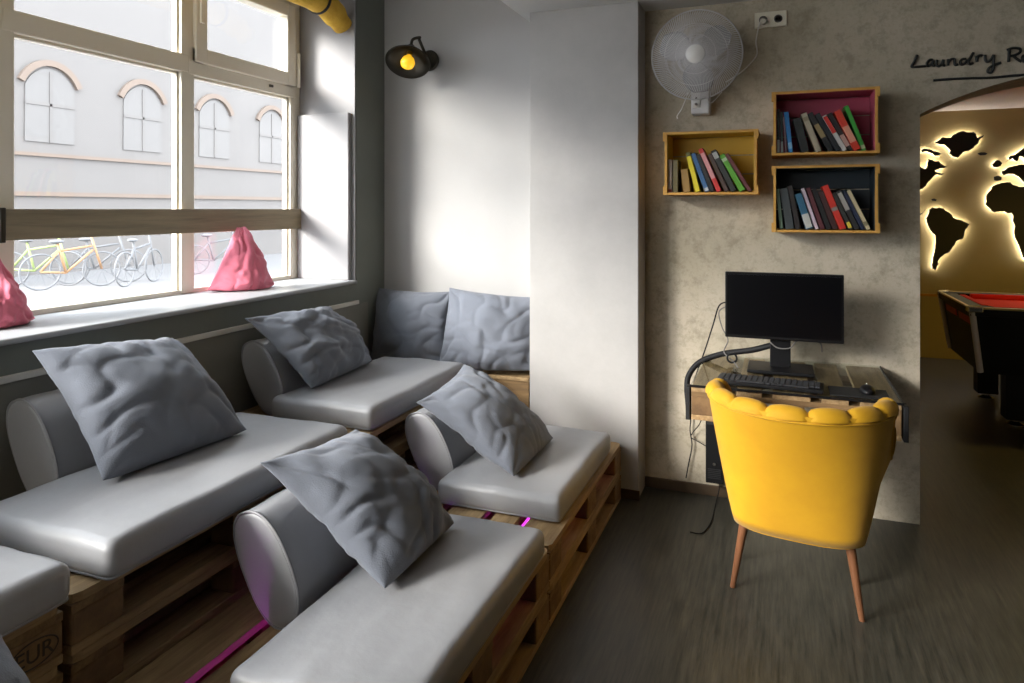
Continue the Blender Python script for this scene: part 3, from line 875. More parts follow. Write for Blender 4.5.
cable('wall_cable', 'thin tangled black cable hanging down the wall left of the desk', [P(691, 390, Y=3.74), P(688, 400, Y=3.76), P(691, 415, Y=3.78), P(690, 430, Y=3.78), P(692, 445, Y=3.78), P(689, 462, Y=3.78), P(686, 478, Y=3.78)], .003, 'cable')
cable('adapter_cable', 'thin black cable crossing below the left end of the desk', [P(702, 418, Y=3.70), P(699, 425, Y=3.74), P(694, 431, Y=3.77), P(691, 437, Y=3.77), P(697, 441, Y=3.76), P(706, 446, Y=3.74)], .0025, 'cable')
cable('floor_cable', 'thin dark cable trailing from the computer down to the floor', [P(720, 478, Y=3.74), P(719, 490, Y=3.74), P(716, 503, Y=3.70), P(711, 522, Z=.004), P(702, 533, Z=.004), P(690, 532, Z=.004)], .0028, 'cable')

# ================================================================== CRATES AND BOOKS
YC = 3.58
def crate(label, x0, x1, z0, z1, inner):
    t = thing('wall_crate', label, 'crate shelf', ((x0+x1)/2, 3.7, z0), 0, 'wooden crates hung on the wall as shelves')
    d = .012; y0, y1 = YC, 3.797
    b = MB(); b.box(x0, x1, y0, y1, z0, z0+d, .001); obj('bottom', b, M['crate'], t)
    b = MB(); b.box(x0, x1, y0, y1, z1-d, z1, .001); obj('top', b, M['crate'], t)
    for xs, nm in ((x0+.008, 1), (x1-.008-d, 2)):
        b = MB(); b.box(xs, xs+d, y0, y1, z0+d, z1-d, .001); obj('side', b, M['crate'], t)
    for xs in (x0, x1-.02):
        for zz in (z0, z1-.045):
            b = MB(); b.box(xs, xs+.02, y0-.003, y0+.02, zz, zz+.045, .001); obj('corner_post', b, M['crate'], t)
    b = MB()
    for k in range(3):
        h = (z1-z0-2*d)/3; b.box(x0+.008, x1-.008, y1-.01, y1-.002, z0+d+h*k+.003, z0+d+h*(k+1)-.003)
    obj('back_slats', b, inner, t)
    b = MB(); i0, i1 = x0+.008+d, x1-.008-d
    b.box(i0, i0+.0015, y0+.008, y1-.012, z0+d, z1-d); b.box(i1-.0015, i1, y0+.008, y1-.012, z0+d, z1-d)
    b.box(i0, i1, y0+.008, y1-.012, z1-d-.0015, z1-d)
    obj('lining', b, inner, t)
    return i0, i1, z0+d
BM = {}
def bookmat(c, c2=None):
    key = (c, c2)
    if key not in BM: BM[key] = mat('book_cover', c, .45)
    return BM[key]
PAGE = mat('book_pages', (.62, .57, .46), .8)
def books(x_ref, mpx, zx0, zfloor, lst, group):
    """lst: left bottom zoom x, thickness px, height m, lean deg, colour, label, band colour"""
    prev = None
    for (zx, w, h, lean, c, label, band) in lst:
        th = w*mpx*.92; x = x_ref+(zx-zx0)*mpx; a = math.radians(lean)
        if prev:
            px_, pth, ph_, pa = prev
            a = min(a, pa+math.radians(7))
            best = x
            for k in range(21):
                t_ = ph_*k/20
                qx = px_+pth*math.cos(pa)-t_*math.sin(pa); qz = pth*math.sin(pa)+t_*math.cos(pa)
                if qz <= h*math.cos(a): best = max(best, qx+math.tan(a)*qz+.001)
            if best > x+.001: x = best
        prev = (x, th, h, a)
        t = thing('book', label, 'book', (x, YC+.03, zfloor+.0006), 0, group)
        R_ = Matrix.Translation((x, YC+.028+random.uniform(0, .012), zfloor+.0006)) @ Matrix.Rotation(-a, 4, 'Y')
        dp = .135
        b = MB(); b.box(0, th, 0, .004, 0, h, .0012, 1, M=R_); b.box(0, .0022, .002, dp, 0, h, 0, M=R_); b.box(th-.0022, th, .002, dp, 0, h, 0, M=R_)
        obj('cover', b, bookmat(c), t)
        b = MB(); b.box(.0022, th-.0022, .004, dp-.004, .004, h-.004, 0, M=R_); obj('pages', b, PAGE, t)
        if band:
            bc, f0, f1 = band
            b = MB(); b.box(.001, th-.001, -.0008, .001, h*f0, h*f1, 0, M=R_); obj('title_band', b, bookmat(bc), t)
K = (.012, .013, .014)
ax0 = -.554
i0, i1, zf = crate('wooden crate shelf with yellow inside, left of the other two', -.554, -.098, 1.571, 1.887, M['crate_y'])
g = 'books in the yellow crate'
books(-.554, .000598, 100, zf, [
    (128, 42, .168, 0, (.62, .55, .50), 'thin whitish book upright at the left end of the yellow crate', ((.45, .05, .05), .02, .10)),
    (175, 44, .165, 0, (.16, .13, .05), 'olive brown book upright beside the whitish book', None),
    (262, 62, .118, 9, (.30, .17, .04), 'short brown book leaning in front of the yellow book', None),
    (362, 42, .205, 20, (.72, .58, .02), 'yellow book leaning in the yellow crate', ((.10, .10, .02), .9, 1.0)),
    (428, 40, .205, 20, (.04, .12, .27), 'blue book leaning beside the yellow book', ((.5, .5, .5), .02, .1)),
    (478, 36, .20, 21, K, 'black book leaning between the blue and red books', None),
    (528, 40, .232, 23, (.52, .03, .025), 'bright red book leaning in the yellow crate', ((.65, .3, .3), .3, .9)),
    (600, 34, .205, 24, (.075, .04, .03), 'dark brown book leaning between the red and green books', None),
    (640, 46, .225, 26, (.02, .022, .02), 'black book with pale spine top leaning beside the green book', ((.4, .4, .38), .8, .95)),
    (700, 48, .205, 29, (.11, .36, .03), 'green book leaning in the yellow crate', ((.5, .62, .4), .82, .9)),
    (766, 30, .215, 31, (.12, .03, .035), 'dark maroon book leaning at the right end of the yellow crate', None),
], g)
i0, i1, zf = crate('wooden crate shelf with pink inside, above the navy one', -.039, .425, 1.756, 2.060, M['crate_p'])
g = 'books in the pink crate'
books(-.039, .000543, 90, zf, [
    (134, 26, .215, 0, K, 'black book upright at the left end of the pink crate', ((.45, .45, .45), .02, .3)),
    (162, 24, .20, 1, (.02, .03, .035), 'dark grey book upright, second in the pink crate', ((.4, .4, .4), .02, .28)),
    (196, 12, .175, 4, (.45, .25, .27), 'very thin pale pink book beside the blue book', None),
    (216, 40, .198, 6, (.02, .17, .42), 'bright blue book near the left of the pink crate', ((.2, .4, .6), .1, .25)),
    (335, 70, .165, 27, (.014, .018, .018), 'thick black book leaning left of the beige book', None),
    (452, 54, .195, 28, (.40, .35, .25), 'beige book leaning in the pink crate', ((.25, .21, .14), .8, .9)),
    (512, 50, .205, 28, K, 'thick black book leaning just right of the beige book', ((.30, .22, .1), .35, .7)),
    (575, 48, .20, 28, (.016, .02, .024), 'black book leaning left of the red and white book', None),
    (632, 40, .19, 28, (.50, .48, .46), 'white book with red upper spine leaning in the pink crate', ((.55, .03, .02), .5, .97)),
    (682, 42, .20, 27, (.03, .025, .025), 'dark book with pale lower spine left of the red book', ((.55, .35, .3), .12, .42)),
    (742, 60, .205, 25, (.60, .045, .02), 'thick bright red book leaning in the pink crate', ((.7, .3, .2), .2, .6)),
    (816, 38, .225, 20, (.05, .36, .05), 'green book leaning at the right end of the pink crate', ((.45, .5, .3), .04, .12)),
], g)
i0, i1, zf = crate('wooden crate shelf with dark navy inside, the lowest one', -.039, .425, 1.389, 1.706, M['crate_n'])
g = 'books in the navy crate'
books(-.039, .000543, 85, zf, [
    (150, 34, .205, 5, (.02, .03, .028), 'thin black book with pale green edge at the left end of the navy crate', ((.25, .4, .3), .02, .95)),
    (198, 72, .198, 8, (.05, .06, .065), 'wide slate grey book in the navy crate', None),
    (284, 44, .21, 10, (.022, .018, .017), 'black book leaning between the slate and blue books', None),
    (368, 64, .175, 17, (.03, .12, .20), 'blue and white book leaning in the navy crate', ((.5, .5, .46), .03, .42)),
    (444, 30, .205, 18, (.55, .46, .52), 'thin pale lilac book leaning beside the blue and white book', None),
    (484, 38, .205, 18, (.10, .025, .03), 'dark maroon book leaning right of the lilac book', None),
    (532, 44, .20, 19, K, 'black book leaning beside the maroon book', None),
    (580, 46, .19, 20, (.05, .018, .016), 'dark brown book leaning just left of the red one in the navy crate', None),
    (632, 58, .218, 21, (.58, .035, .02), 'bright red book with grey band leaning in the navy crate', ((.25, .24, .22), .42, .5)),
    (704, 36, .185, 23, (.03, .03, .028), 'black book with yellow lower spine in the navy crate', ((.65, .5, .05), .04, .2)),
    (750, 44, .195, 24, (.02, .02, .02), 'black book with speckled white lettering in the navy crate', ((.35, .33, .30), .5, .95)),
    (805, 32, .20, 24, (.015, .025, .06), 'dark blue book leaning left of the cream book', None),
    (845, 34, .20, 25, (.56, .47, .28), 'cream book leaning at the right end of the navy crate', ((.2, .17, .1), .1, .2)),
], g)

# ================================================================== WALL FAN AND SOCKET
FAN = thing('wall_fan', 'round white wall fan mounted above the crates', 'fan', (-.385, 3.80, 2.04))
fc_ = Vector((-.388, 3.56, 2.262))
axis = Vector((.02, -1, -.10)).normalized()
FM = Matrix.Translation(fc_) @ axis.to_track_quat('Z', 'Y').to_matrix().to_4x4()
RG = .218
def guard(sign):
    b = MB()
    for k in range(120):
        a = 2*PI*k/120
        pts = []
        for j in range(8):
            r = .045+(RG-.045)*j/7; z = sign*.055*math.cos((r/RG)*PI/2)**.8
            aa = a+.35*(1-j/7)
            pts.append(FM @ Vector((r*math.cos(aa), r*math.sin(aa), z)))
        b.tube(pts, .0014, 4, cap=False)
    for r, rad in ((RG, .004), (.15, .0016), (.095, .0016), (.045, .002)):
        z = sign*.055*math.cos(min(r/RG, 1)*PI/2)**.8
        b.loop([FM @ Vector((r*math.cos(2*PI*k/48), r*math.sin(2*PI*k/48), z)) for k in range(48)], rad)
    return b
obj('front_guard', guard(1), M['fanwire'], FAN, True)
obj('rear_guard', guard(-1), M['fanwire'], FAN, True)
b = MB(); b.lathe([(.0, .066), (.03, .064), (.044, .058), (.046, .05), (.0, .05)], 28, FM); obj('badge', b, M['white_pl'], FAN, 'auto')
b = MB(); b.lathe([(.0, .04), (.022, .038), (.036, .02), (.038, -.02), (.0, -.02)], 24, FM); hub = obj('hub', b, M['white_pl'], FAN, 'auto')
for k in range(3):
    b = MB(); rows = []
    a0 = 2*PI*k/3+.5
    for i in range(9):
        r = .035+(.185-.035)*i/8; row = []
        for j in range(9):
            s = j/8-.5; sp = 1.35*math.sin(PI*(.25+.65*i/8))
            a = a0+s*sp+.15*i/8
            row.append(FM @ Vector((r*math.cos(a), r*math.sin(a), -s*.05)))
        rows.append(row)
    b.grid(rows); bl = obj('blade', b, M['blade'], FAN, True)
    sd = bl.modifiers.new('thick', 'SOLIDIFY'); sd.thickness = .0025
b = MB(); b.lathe([(.0, -.055), (.055, -.057), (.07, -.07), (.07, -.12), (.05, -.15), (.0, -.155)], 28, FM); obj('motor', b, M['white_pl'], FAN, 'auto')
b = MB(); b.tube(spline([(-.385, 3.70, 2.235), (-.385, 3.735, 2.19), (-.385, 3.75, 2.13), (-.385, 3.755, 2.09)], 5), .028, 14); obj('neck', b, M['white_pl'], FAN, True)
b = MB(); b.box(-.432, -.338, 3.715, 3.797, 1.99, 2.115, .010, 3); br = obj('wall_bracket', b, M['fanwire'], FAN)
b = MB(); b.box(-.425, -.385, 3.708, 3.718, 2.02, 2.105, .003); obj('switch_plate', b, M['white_pl'], br)
b = MB()
for z in (2.04, 2.07): b.lathe([(0, 0), (.007, 0), (.007, .008), (0, .008)], 14, Matrix.Translation((-.405, 3.709, z)) @ Matrix.Rotation(PI/2, 4, 'X'))
obj('switch', b, M['cableg'], br)
for pts in ([P(688, 92, Y=3.66), P(685, 101, Y=3.66), P(681, 110, Y=3.66), P(677, 116, Y=3.66), P(678, 119, Y=3.66)], [P(706, 96, Y=3.68), P(711, 103, Y=3.68), P(722, 92, Y=3.68)]):
    b = MB(); b.tube(spline(pts, 6), .0022, 6); obj('pull_cord', b, M['white_pl'], FAN, True)
b = MB(); b.tube(spline([P(726, 82, Y=3.72), P(740, 73, Y=3.77), P(750, 64, Y=3.785), P(757, 54, Y=3.785), P(756, 42, Y=3.785), P(758, 30, Y=3.78), P(760, 23, Y=3.75)], 6), .0035, 8); cord = obj('power_cord', b, M['white_pl'], FAN, True)
b = MB(); pp = P(763, 21, Y=3.76); b.tube([pp+Vector((0, .03, 0)), pp+Vector((0, -.01, -.002))], [.017, .013], 14); obj('plug', b, M['socket'], cord, 'auto')

t = thing('wall_socket', 'cream double wall socket above the crates with a plug in it', 'socket', (-.045, 3.79, 2.46))
pa = P(754.5, 21, Y=3.79); pb = P(787, 20, Y=3.79)
b = MB(); b.box(pa.x, pb.x, 3.785, 3.80, pa.z-.040, pa.z+.040, .004); obj('plate', b, M['socket'], t)
for k in (.27, .73):
    xx = pa.x+(pb.x-pa.x)*k
    b = MB(); b.lathe([(.020, 0), (.020, .004), (.016, .004), (.016, .001), (0, .001)], 24, Matrix.Translation((xx, 3.786, pa.z)) @ Matrix.Rotation(PI/2, 4, 'X'), cap=False); rg = obj('outlet', b, M['cableg'], t, 'auto')
    b = MB()
    for q in (-.007, .007): b.lathe([(0, 0), (.0025, 0), (.0025, .006), (0, .006)], 10, Matrix.Translation((xx+q, 3.787, pa.z)) @ Matrix.Rotation(PI/2, 4, 'X'))
    obj('pin_hole', b, M['black'], rg)

# ================================================================== LETTERING
def stroke(b, pts, r=.0062, y=YB-.008):
    q = spline([P(900+px/8.226, 30+py/8.226, Y=y) for px, py in pts], 6)
    b.tube(q, r, 8)
LET = thing('wall_lettering', 'black handwritten lettering reading Laundry Room above the arch', 'sign', tuple(P(960, 70, Y=YB)))
letters = [
    [[(140, 205), (120, 255), (97, 300), (130, 303), (175, 300), (215, 296)]],
    [[(270, 245), (240, 250), (222, 275), (235, 298), (262, 280), (270, 245)], [(270, 245), (268, 280), (285, 297), (300, 275)]],
    [[(302, 240), (300, 275), (315, 297), (340, 270), (350, 235)], [(350, 235), (346, 275), (360, 292), (375, 270)]],
    [[(385, 232), (382, 285)], [(384, 270), (402, 240), (420, 237), (425, 262), (424, 280)]],
    [[(500, 235), (470, 235), (448, 260), (462, 282), (490, 265), (502, 235)], [(560, 150+40), (548, 225), (535, 265)], [(535, 232), (510, 240), (500, 262), (515, 278), (540, 258)], [(606, 185), (590, 225), (575, 262), (590, 272)]],
    [[(628, 215), (634, 262)], [(632, 245), (645, 215), (668, 208), (680, 215)]],
    [[(700, 205), (702, 245), (722, 262), (750, 240), (770, 205)], [(770, 205), (768, 260), (765, 320), (745, 352), (722, 340), (735, 310), (775, 288), (830, 268)]],
    [[(900, 158), (893, 262)], [(880, 165), (930, 148), (985, 155), (985, 185), (940, 210), (905, 215)], [(930, 212), (965, 240), (1000, 262)]],
    [[(1040, 205), (1012, 215), (1008, 245), (1030, 262), (1055, 240), (1060, 212), (1040, 205)]],
    [[(1110, 195), (1085, 205), (1080, 235), (1100, 252), (1125, 420), (1130, 205), (1110, 195)]],
    [[(1155, 195), (1158, 245)], [(1158, 220), (1178, 192), (1192, 200), (1194, 240)], [(1194, 215), (1215, 188), (1230, 198), (1232, 236)]],
]
letters[1] = [[(272, 248), (245, 246), (222, 272), (230, 296), (255, 284), (274, 252)], [(274, 250), (270, 285), (288, 298)]]
letters[2] = [[(304, 246), (300, 280), (318, 298), (345, 278), (358, 244)], [(358, 244), (354, 280), (372, 296)]]
letters[3] = [[(398, 240), (394, 292)], [(396, 270), (420, 242), (446, 240), (450, 265), (456, 288), (478, 282)]]
letters[4] = [[(545, 238), (515, 240), (496, 262), (508, 284), (535, 272), (556, 245)], [(604, 185), (582, 225), (562, 262), (576, 280), (602, 268)]]
for L in letters:
    b = MB()
    for s in L: stroke(b, s)
    obj('letter', b, M['sign'], LET, True)
b = MB(); stroke(b, [(275, 414), (400, 404), (560, 397), (740, 393), (880, 380), (1020, 368), (1150, 352)], .0062); obj('underline', b, M['sign'], LET, True)

# ================================================================== SCONCE
SCN = thing('wall_lamp', 'dark bronze barn-style wall lamp with amber bulb on the niche wall', 'wall lamp', tuple(P(432, 60, Y=3.80)))
base = P(430, 61, Y=3.80)
b = MB(); b.lathe([(0, 0), (.062, 0), (.064, .012), (.058, .022), (.03, .034), (0, .036)], 28, Matrix.Translation(base) @ Matrix.Rotation(PI/2, 4, 'X')); obj('wall_plate', b, M['bronze'], SCN, 'auto')
tip = P(411, 47, Y=3.64)
dirv = Vector((.13, -.50, -.74)).normalized()
b = MB(); b.tube(spline([base+Vector((0, -.03, .0)), base+Vector((-.005, -.06, .04)), base+Vector((-.02, -.10, .11)), tip+Vector((.03, .05, .065)), tip+Vector((.005, .01, .045)), tip+dirv*.0], 8), .009, 10); obj('arm', b, M['bronze'], SCN, True)
SM = Matrix.Translation(tip) @ dirv.to_track_quat('Z', 'Y').to_matrix().to_4x4() @ Matrix.Scale(.90, 4)
b = MB(); b.lathe([(0, -.005), (.026, -.002), (.030, .03), (.036, .042), (.060, .055), (.105, .092), (.138, .135), (.146, .142), (.143, .146), (.102, .098), (.058, .060), (.0, .050)], 40, SM); obj('shade', b, M['bronze'], SCN, True)
b = MB(); b.lathe([(0, .05), (.018, .05), (.018, .085), (0, .085)], 20, SM); obj('bulb_socket', b, M['brass'], SCN, 'auto')
b = MB(); b.lathe([(.0, .078), (.014, .08), (.022, .095), (.040, .120), (.047, .145), (.042, .168), (.024, .184), (0, .188)], 24, SM); bulb = obj('bulb', b, M['bulbglass'], SCN, True)

# ================================================================== YELLOW ROLL
RL = thing('fabric_roll', 'yellow fabric roll strapped along the top of the window', 'fabric roll', (-2.37, 2.3, 2.645))
xr, zr = -2.37, 2.645
pts = []; rad = []
for k in range(61):
    y = .9+k*(3.455-.9)/60
    pts.append((xr+.008*math.sin(y*3.1), y, zr+.01*math.sin(y*2.3)-(.085*max(0, (y-3.15)/.3)**2)))
    rad.append(.070+.006*noise.noise(Vector((y*6, 1, 2)))-(.016 if y > 3.40 else 0))
b = MB(); b.tube(pts, rad, 20)
for v in b.bm.verts: v.co += Vector((1, 0, 1))*.006*noise.noise(v.co*11)
obj('fabric', b, M['roll'], RL, True)
for y in (3.22, 2.2, 1.3):
    b = MB(); b.loop([(xr+.076*math.cos(a)+.008*math.sin(y*3.1), y, zr+.01*math.sin(y*2.3)+.076*math.sin(a)) for a in [2*PI*k/28 for k in range(28)]], .008); obj('strap', b, M['blackm'], RL, True)
for y in (3.22, 1.3):
    b = MB(); b.tube([(xr, y, zr+.07), (xr, y, 3.0)], .006, 8); obj('hanger', b, M['blackm'], RL, True)

# ================================================================== WORLD MAP
YM = YP-.04
MAPR = thing('world_map', 'black backlit world map of separate continents on the ochre wall', 'wall map', (2.0, YM, 1.9))
ox, oy1, oy2, k_ = 904, 110, 190, 8.533
def A(p): return [(ox+x/k_, oy1+y/k_) for x, y in p]
def B(p): return [(ox+x/k_, oy2+y/k_) for x, y in p]
conts = [
    A([(260, 285), (300, 255), (330, 232), (365, 238), (400, 235), (430, 205), (470, 188), (510, 180), (545, 192), (590, 186), (612, 205), (625, 240), (655, 225), (680, 212), (672, 232), (640, 255), (630, 290), (600, 310), (590, 325), (560, 345), (500, 362), (480, 385), (455, 408), (415, 398), (385, 372), (395, 345), (370, 318), (350, 300), (300, 292)]),
    A([(625, 372), (650, 362), (690, 362), (712, 374), (690, 386), (650, 388)]),
    A([(145, 345), (175, 325), (215, 335), (250, 352), (300, 365), (325, 375), (300, 388), (262, 392), (240, 370), (190, 352), (150, 362)]),
    A([(205, 420), (240, 425), (260, 440), (295, 435), (320, 462), (372, 488), (340, 496), (300, 500), (262, 520), (300, 535), (345, 545), (320, 556), (268, 552), (240, 580), (205, 615), (185, 650), (160, 672), (120, 680), (60, 720), (20, 770), (-60, 770), (-40, 820), (40, 840), (60, 800), (80, 820), (60, 860), (120, 880), (150, 880), (190, 848), (130, 905), (60, 900), (-60, 850), (-150, 740), (-200, 620), (-330, 470), (-470, 440), (-480, 380), (-350, 340), (-180, 360), (0, 370), (100, 380), (105, 470), (150, 490), (180, 505), (200, 470)]),
    B([(232, 78), (255, 72), (278, 82), (270, 95), (240, 92)]),
    B([(185, 240), (205, 215), (215, 190), (212, 165), (240, 145), (260, 155), (300, 148), (335, 155), (350, 175), (380, 190), (400, 205), (415, 232), (450, 250), (480, 255), (520, 272), (555, 292), (535, 325), (518, 350), (512, 385), (500, 415), (470, 425), (440, 440), (430, 470), (405, 500), (385, 530), (350, 545), (325, 565), (300, 590), (285, 610), (295, 630), (280, 650), (265, 685), (240, 670), (235, 640), (245, 590), (255, 540), (265, 500), (270, 450), (268, 390), (235, 355), (215, 325), (200, 285)]),
    B([(690, 120), (705, 95), (700, 50), (720, 20), (745, -5), (750, -30), (790, -50), (850, -62), (905, -68), (925, -45), (980, -25), (1040, -30), (1110, -20), (1135, 20), (1180, 110), (1225, 165), (1295, 160), (1270, 220), (1200, 310), (1205, 400), (1150, 450), (1130, 530), (1070, 590), (1020, 595), (1003, 535), (985, 490), (968, 440), (945, 405), (940, 360), (948, 310), (928, 265), (935, 220), (915, 195), (880, 200), (855, 180), (820, 182), (770, 192), (745, 180), (722, 148)]),
    A([(765, 570), (800, 560), (832, 575), (825, 600), (790, 606), (768, 600)]),
    A([(832, 520), (865, 510), (885, 490), (930, 478), (980, 466), (1040, 470), (1100, 430), (1250, 380), (1500, 330), (1600, 380), (1500, 520), (1350, 640), (1250, 620), (1150, 560), (1080, 600), (1030, 630), (1005, 600), (985, 575), (955, 560), (930, 545), (890, 545), (850, 560), (835, 545)]),
    A([(890, 405), (910, 388), (950, 380), (985, 350), (1020, 322), (1080, 315), (1090, 380), (1040, 440), (1010, 400), (985, 395), (965, 438), (940, 430), (925, 415), (900, 425)]),
    A([(752, 465), (775, 440), (790, 428), (815, 432), (835, 455), (820, 480), (790, 490), (762, 485)]),
]
rng = random.Random(3)
for c in conts:
    pts = []
    n = len(c)
    for i in range(n):
        a, d = Vector(c[i]), Vector(c[(i+1) % n])
        pts.append(a)
        L = (d-a).length
        if L > 2.2 and n > 8:
            m_ = int(L/1.6)
            nr = Vector((-(d-a).y, (d-a).x)).normalized()
            for q in range(1, m_): pts.append(a+(d-a)*(q/m_)+nr*rng.uniform(-.45, .45))
    w = [P(p.x, p.y, Y=YM) for p in pts]
    poly = [(p.x, p.z) for p in w]
    b = MB(); b.prism(poly, YM-.012, YM+.004, 'Y'); land = obj('landmass', b, M['mapblack'], MAPR)
    if len(c) > 6:
        cxm = sum(p[0] for p in poly)/len(poly); czm = sum(p[1] for p in poly)/len(poly)
        # backlight strip following the outline, just inside it
        ring = []
        area = sum(poly[i][0]*poly[(i+1) % len(poly)][1]-poly[(i+1) % len(poly)][0]*poly[i][1] for i in range(len(poly)))
        sgn = 1 if area > 0 else -1
        for i in range(len(poly)):
            p0 = Vector(poly[i-1]); p1 = Vector(poly[i]); p2 = Vector(poly[(i+1) % len(poly)])
            tn = (p2-p0).normalized(); nr = Vector((-tn.y, tn.x))*sgn
            q = p1+nr*.010
            inside = False
            for e in range(len(poly)):
                a_, d_ = poly[e], poly[e-1]
                if (a_[1] > q.y) != (d_[1] > q.y) and q.x < (d_[0]-a_[0])*(q.y-a_[1])/(d_[1]-a_[1])+a_[0]: inside = not inside
            dmin = 9
            for e in range(len(poly)):
                a_, d_ = Vector(poly[e]), Vector(poly[e-1]); ab = d_-a_
                tq = max(0, min(1, (q-a_).dot(ab)/max(ab.length_squared, 1e-9))); dmin = min(dmin, (a_+ab*tq-q).length)
            if not inside or dmin < .0075: continue
            ring.append(Vector((q.x, YM+.024, q.y)))
        if len(ring) < 4: continue
        b = MB(); b.loop(ring, .0045, 4); obj('backlight', b, M['halo'], land)

# ================================================================== POOL TABLE
PT = thing('pool_table', 'black pool table with red cloth standing in the room beyond the arch', 'pool table', (2.25, 6.15, 0))
x0, x1, y0, y1 = 1.22, 3.3, 5.62, 6.68
def frus(z0, z1, i0, i1):
    b = MB(); rows = []
    for z, i in ((z0, i0), (z1, i1)):
        rows.append([Vector((x0+i, y0+i, z)), Vector((x1-i, y0+i, z)), Vector((x1-i, y1-i, z)), Vector((x0+i, y1-i, z))])
    vs = b.grid(rows, close_v=True); b.cap(vs[0][::-1]); b.cap(vs[1]); return b
obj('cabinet', frus(.36, .765, .08, .03), M['black'], PT)
b = MB()
for (a0, a1, c0, c1) in ((x0, x1, y0, y0+.11), (x0, x1, y1-.11, y1), (x0, x0+.11, y0+.11, y1-.11), (x1-.11, x1, y0+.11, y1-.11)):
    b.box(a0, a1, c0, c1, .765, .82, .006)
obj('rail', b, M['black'], PT)
b = MB()
for (a0, a1, c0, c1) in ((x0-.004, x1+.004, y0-.004, y0+.016), (x0-.004, x1+.004, y1-.016, y1+.004), (x0-.004, x0+.016, y0, y1), (x1-.016, x1+.004, y0, y1)):
    b.box(a0, a1, c0, c1, .812, .826, .002)
obj('edge_trim', b, M['brass'], PT)
b = MB(); b.box(x0+.10, x1-.10, y0+.10, y1-.10, .766, .785); obj('cloth', b, M['felt'], PT)
b = MB()
for (a0, a1, c0, c1) in ((x0+.2, x1-.2, y0+.11, y0+.155), (x0+.2, x1-.2, y1-.155, y1-.11), (x0+.11, x0+.155, y0+.2, y1-.2), (x1-.155, x1-.11, y0+.2, y1-.2)):
    b.box(a0, a1, c0, c1, .785, .822, .008)
obj('cushion', b, M['felt'], PT)
for xx, yy2 in ((x0+.10, y0+.10), (x1-.10, y0+.10), (x0+.10, y1-.10), (x1-.10, y1-.10)):
    b = MB(); b.lathe([(.0, .8215), (.06, .8215), (.062, .823), (.0, .823)], 24, Matrix.Translation((xx, yy2, 0))); obj('pocket', b, M['blackm'], PT)
for sx, sy in ((0, 0), (1, 0), (0, 1), (1, 1)):
    cxx = (x0, x1)[sx]; cyy = (y0, y1)[sy]; ix = 1 if sx == 0 else -1; iy = 1 if sy == 0 else -1
    b = MB(); b.tube([(cxx+ix*.012, cyy+iy*.012, .805), (cxx+ix*.075, cyy+iy*.075, .37)], .02, 10); obj('corner_trim', b, M['white_pl'], PT, 'auto')  # chrome strip in a pale colour that stands in for its bright reflection
    b = MB(); b.box(cxx+ix*.03-.045, cxx+ix*.03+.045, cyy+iy*.03-.045, cyy+iy*.03+.045, .79, .829, .008); obj('corner_cap', b, M['chrome'], PT)
    lx, ly = cxx+ix*.30, cyy+iy*.16
    b = MB(); b.box(lx-.07, lx+.07, ly-.07, ly+.07, .05, .41, .006); leg = obj('leg', b, M['black'], PT)
    b = MB(); b.lathe([(0, 0), (.055, 0), (.055, .012), (.02, .03), (.018, .06), (0, .06)], 20, Matrix.Translation((lx, ly, 0))); obj('foot', b, M['chrome'], leg, 'auto')
b = MB()
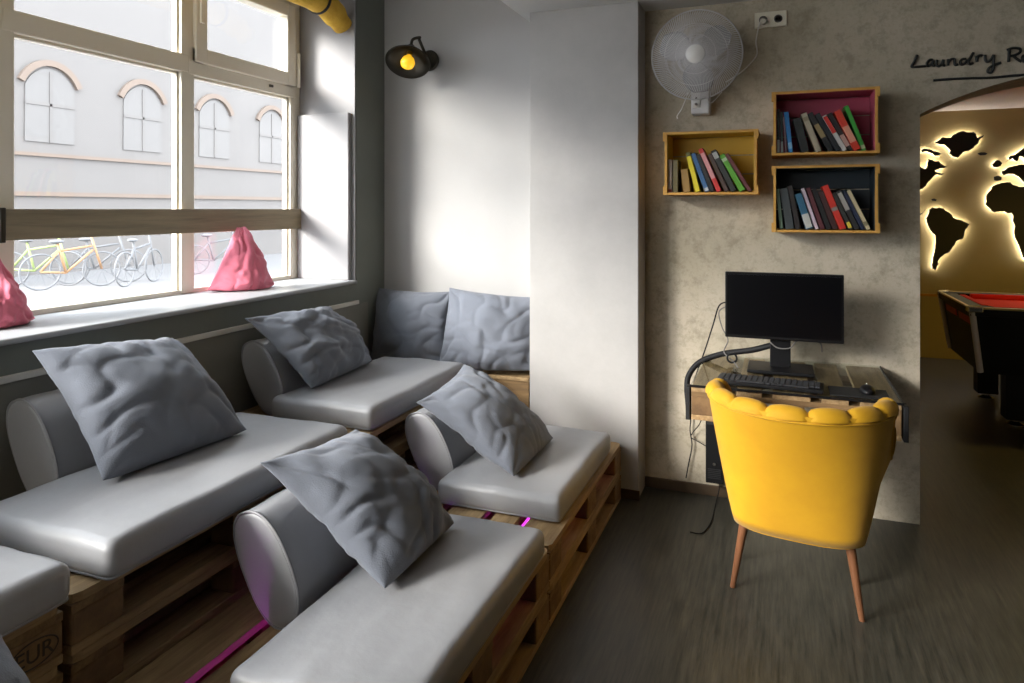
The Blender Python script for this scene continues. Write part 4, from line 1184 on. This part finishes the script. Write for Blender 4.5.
for k in range(2):
    a = y0+.16+k*.42
    rows = [[Vector((x0+.052, a, .70)), Vector((x0+.052, a+.34, .70))], [Vector((x0+.034, a, .745)), Vector((x0+.034, a+.34, .745))]]
    for z0_, z1_, i0_, i1_ in ((.685, .735, .0399, .0337),):
        vv = [(x0+i0_-.004, a, z0_), (x0+i0_-.004, a+.34, z0_), (x0+i1_-.004, a+.34, z1_), (x0+i1_-.004, a, z1_)]
        ww = [(v[0]+.006, v[1], v[2]) for v in vv]
        b.grid([[Vector(v) for v in vv], [Vector(v) for v in ww]], close_v=True)
        f = [b.bm.verts.new(v) for v in vv]; b.bm.faces.new(f)
obj('stripe', b, M['redtrim'], PT)

# made-up globes behind the camera, added as fill for upper walls and ceiling
def globe(label, x, y, e):
    t = thing('fill_globe', label, 'lamp', (x, y, 2.25), 0, 'added fill globes behind the camera')
    b = MB(); b.sphere((x, y, 2.25), .13, (1, 1, 1), 28, 16); g_ = obj('globe', b, M['lampwhite'], t, True)
    b = MB(); b.tube([(x, y, 2.37), (x, y, 3.0)], .006, 8); obj('cord', b, M['cable'], t, True)
    b = MB(); b.lathe([(0, 2.37), (.04, 2.37), (.03, 2.42), (0, 2.42)], 20, Matrix.Translation((x, y, 0))); obj('cap', b, M['blackm'], t, 'auto')
    l = bpy.data.lights.new('fill_light', 'POINT'); l.energy = e; l.color = (1, .95, .86); l.shadow_soft_size = .135
    lo = bpy.data.objects.new('fill_light', l); COL.objects.link(lo); lo.location = (x, y, 2.25)
globe('added white globe for fill light, unseen behind the camera, nearer the window', -2.0, -2.4, 420)
globe('added white globe for fill light, unseen behind the camera, nearer the aisle', -1.5, -2.9, 420)

# lamp over the pool table (outside the picture, lights the far room)
t = thing('pendant_lamp', 'warm pendant lamp hanging over the pool table', 'lamp', (2.6, 6.1, 1.75))
b = MB(); b.lathe([(.03, 2.05), (.05, 2.04), (.24, 1.84), (.25, 1.80), (.235, 1.80), (.04, 2.02)], 32, Matrix.Translation((2.6, 6.1, 0)), cap=False); obj('shade', b, M['blackm'], t, True)
b = MB(); b.tube([(2.6, 6.1, 2.04), (2.6, 6.1, 2.48)], .006, 8); obj('cord', b, M['cable'], t, True)
b = MB(); b.sphere((2.6, 6.1, 1.9), .05); obj('bulb', b, M['lampwhite'], t, True)
l = bpy.data.lights.new('pool_light', 'POINT'); l.energy = 27; l.color = (1, .70, .14); l.shadow_soft_size = .06
lo = bpy.data.objects.new('pool_light', l); COL.objects.link(lo); lo.location = (2.6, 6.1, 1.82)

for o in bpy.data.objects:
    if '_local' in o: del o['_local']
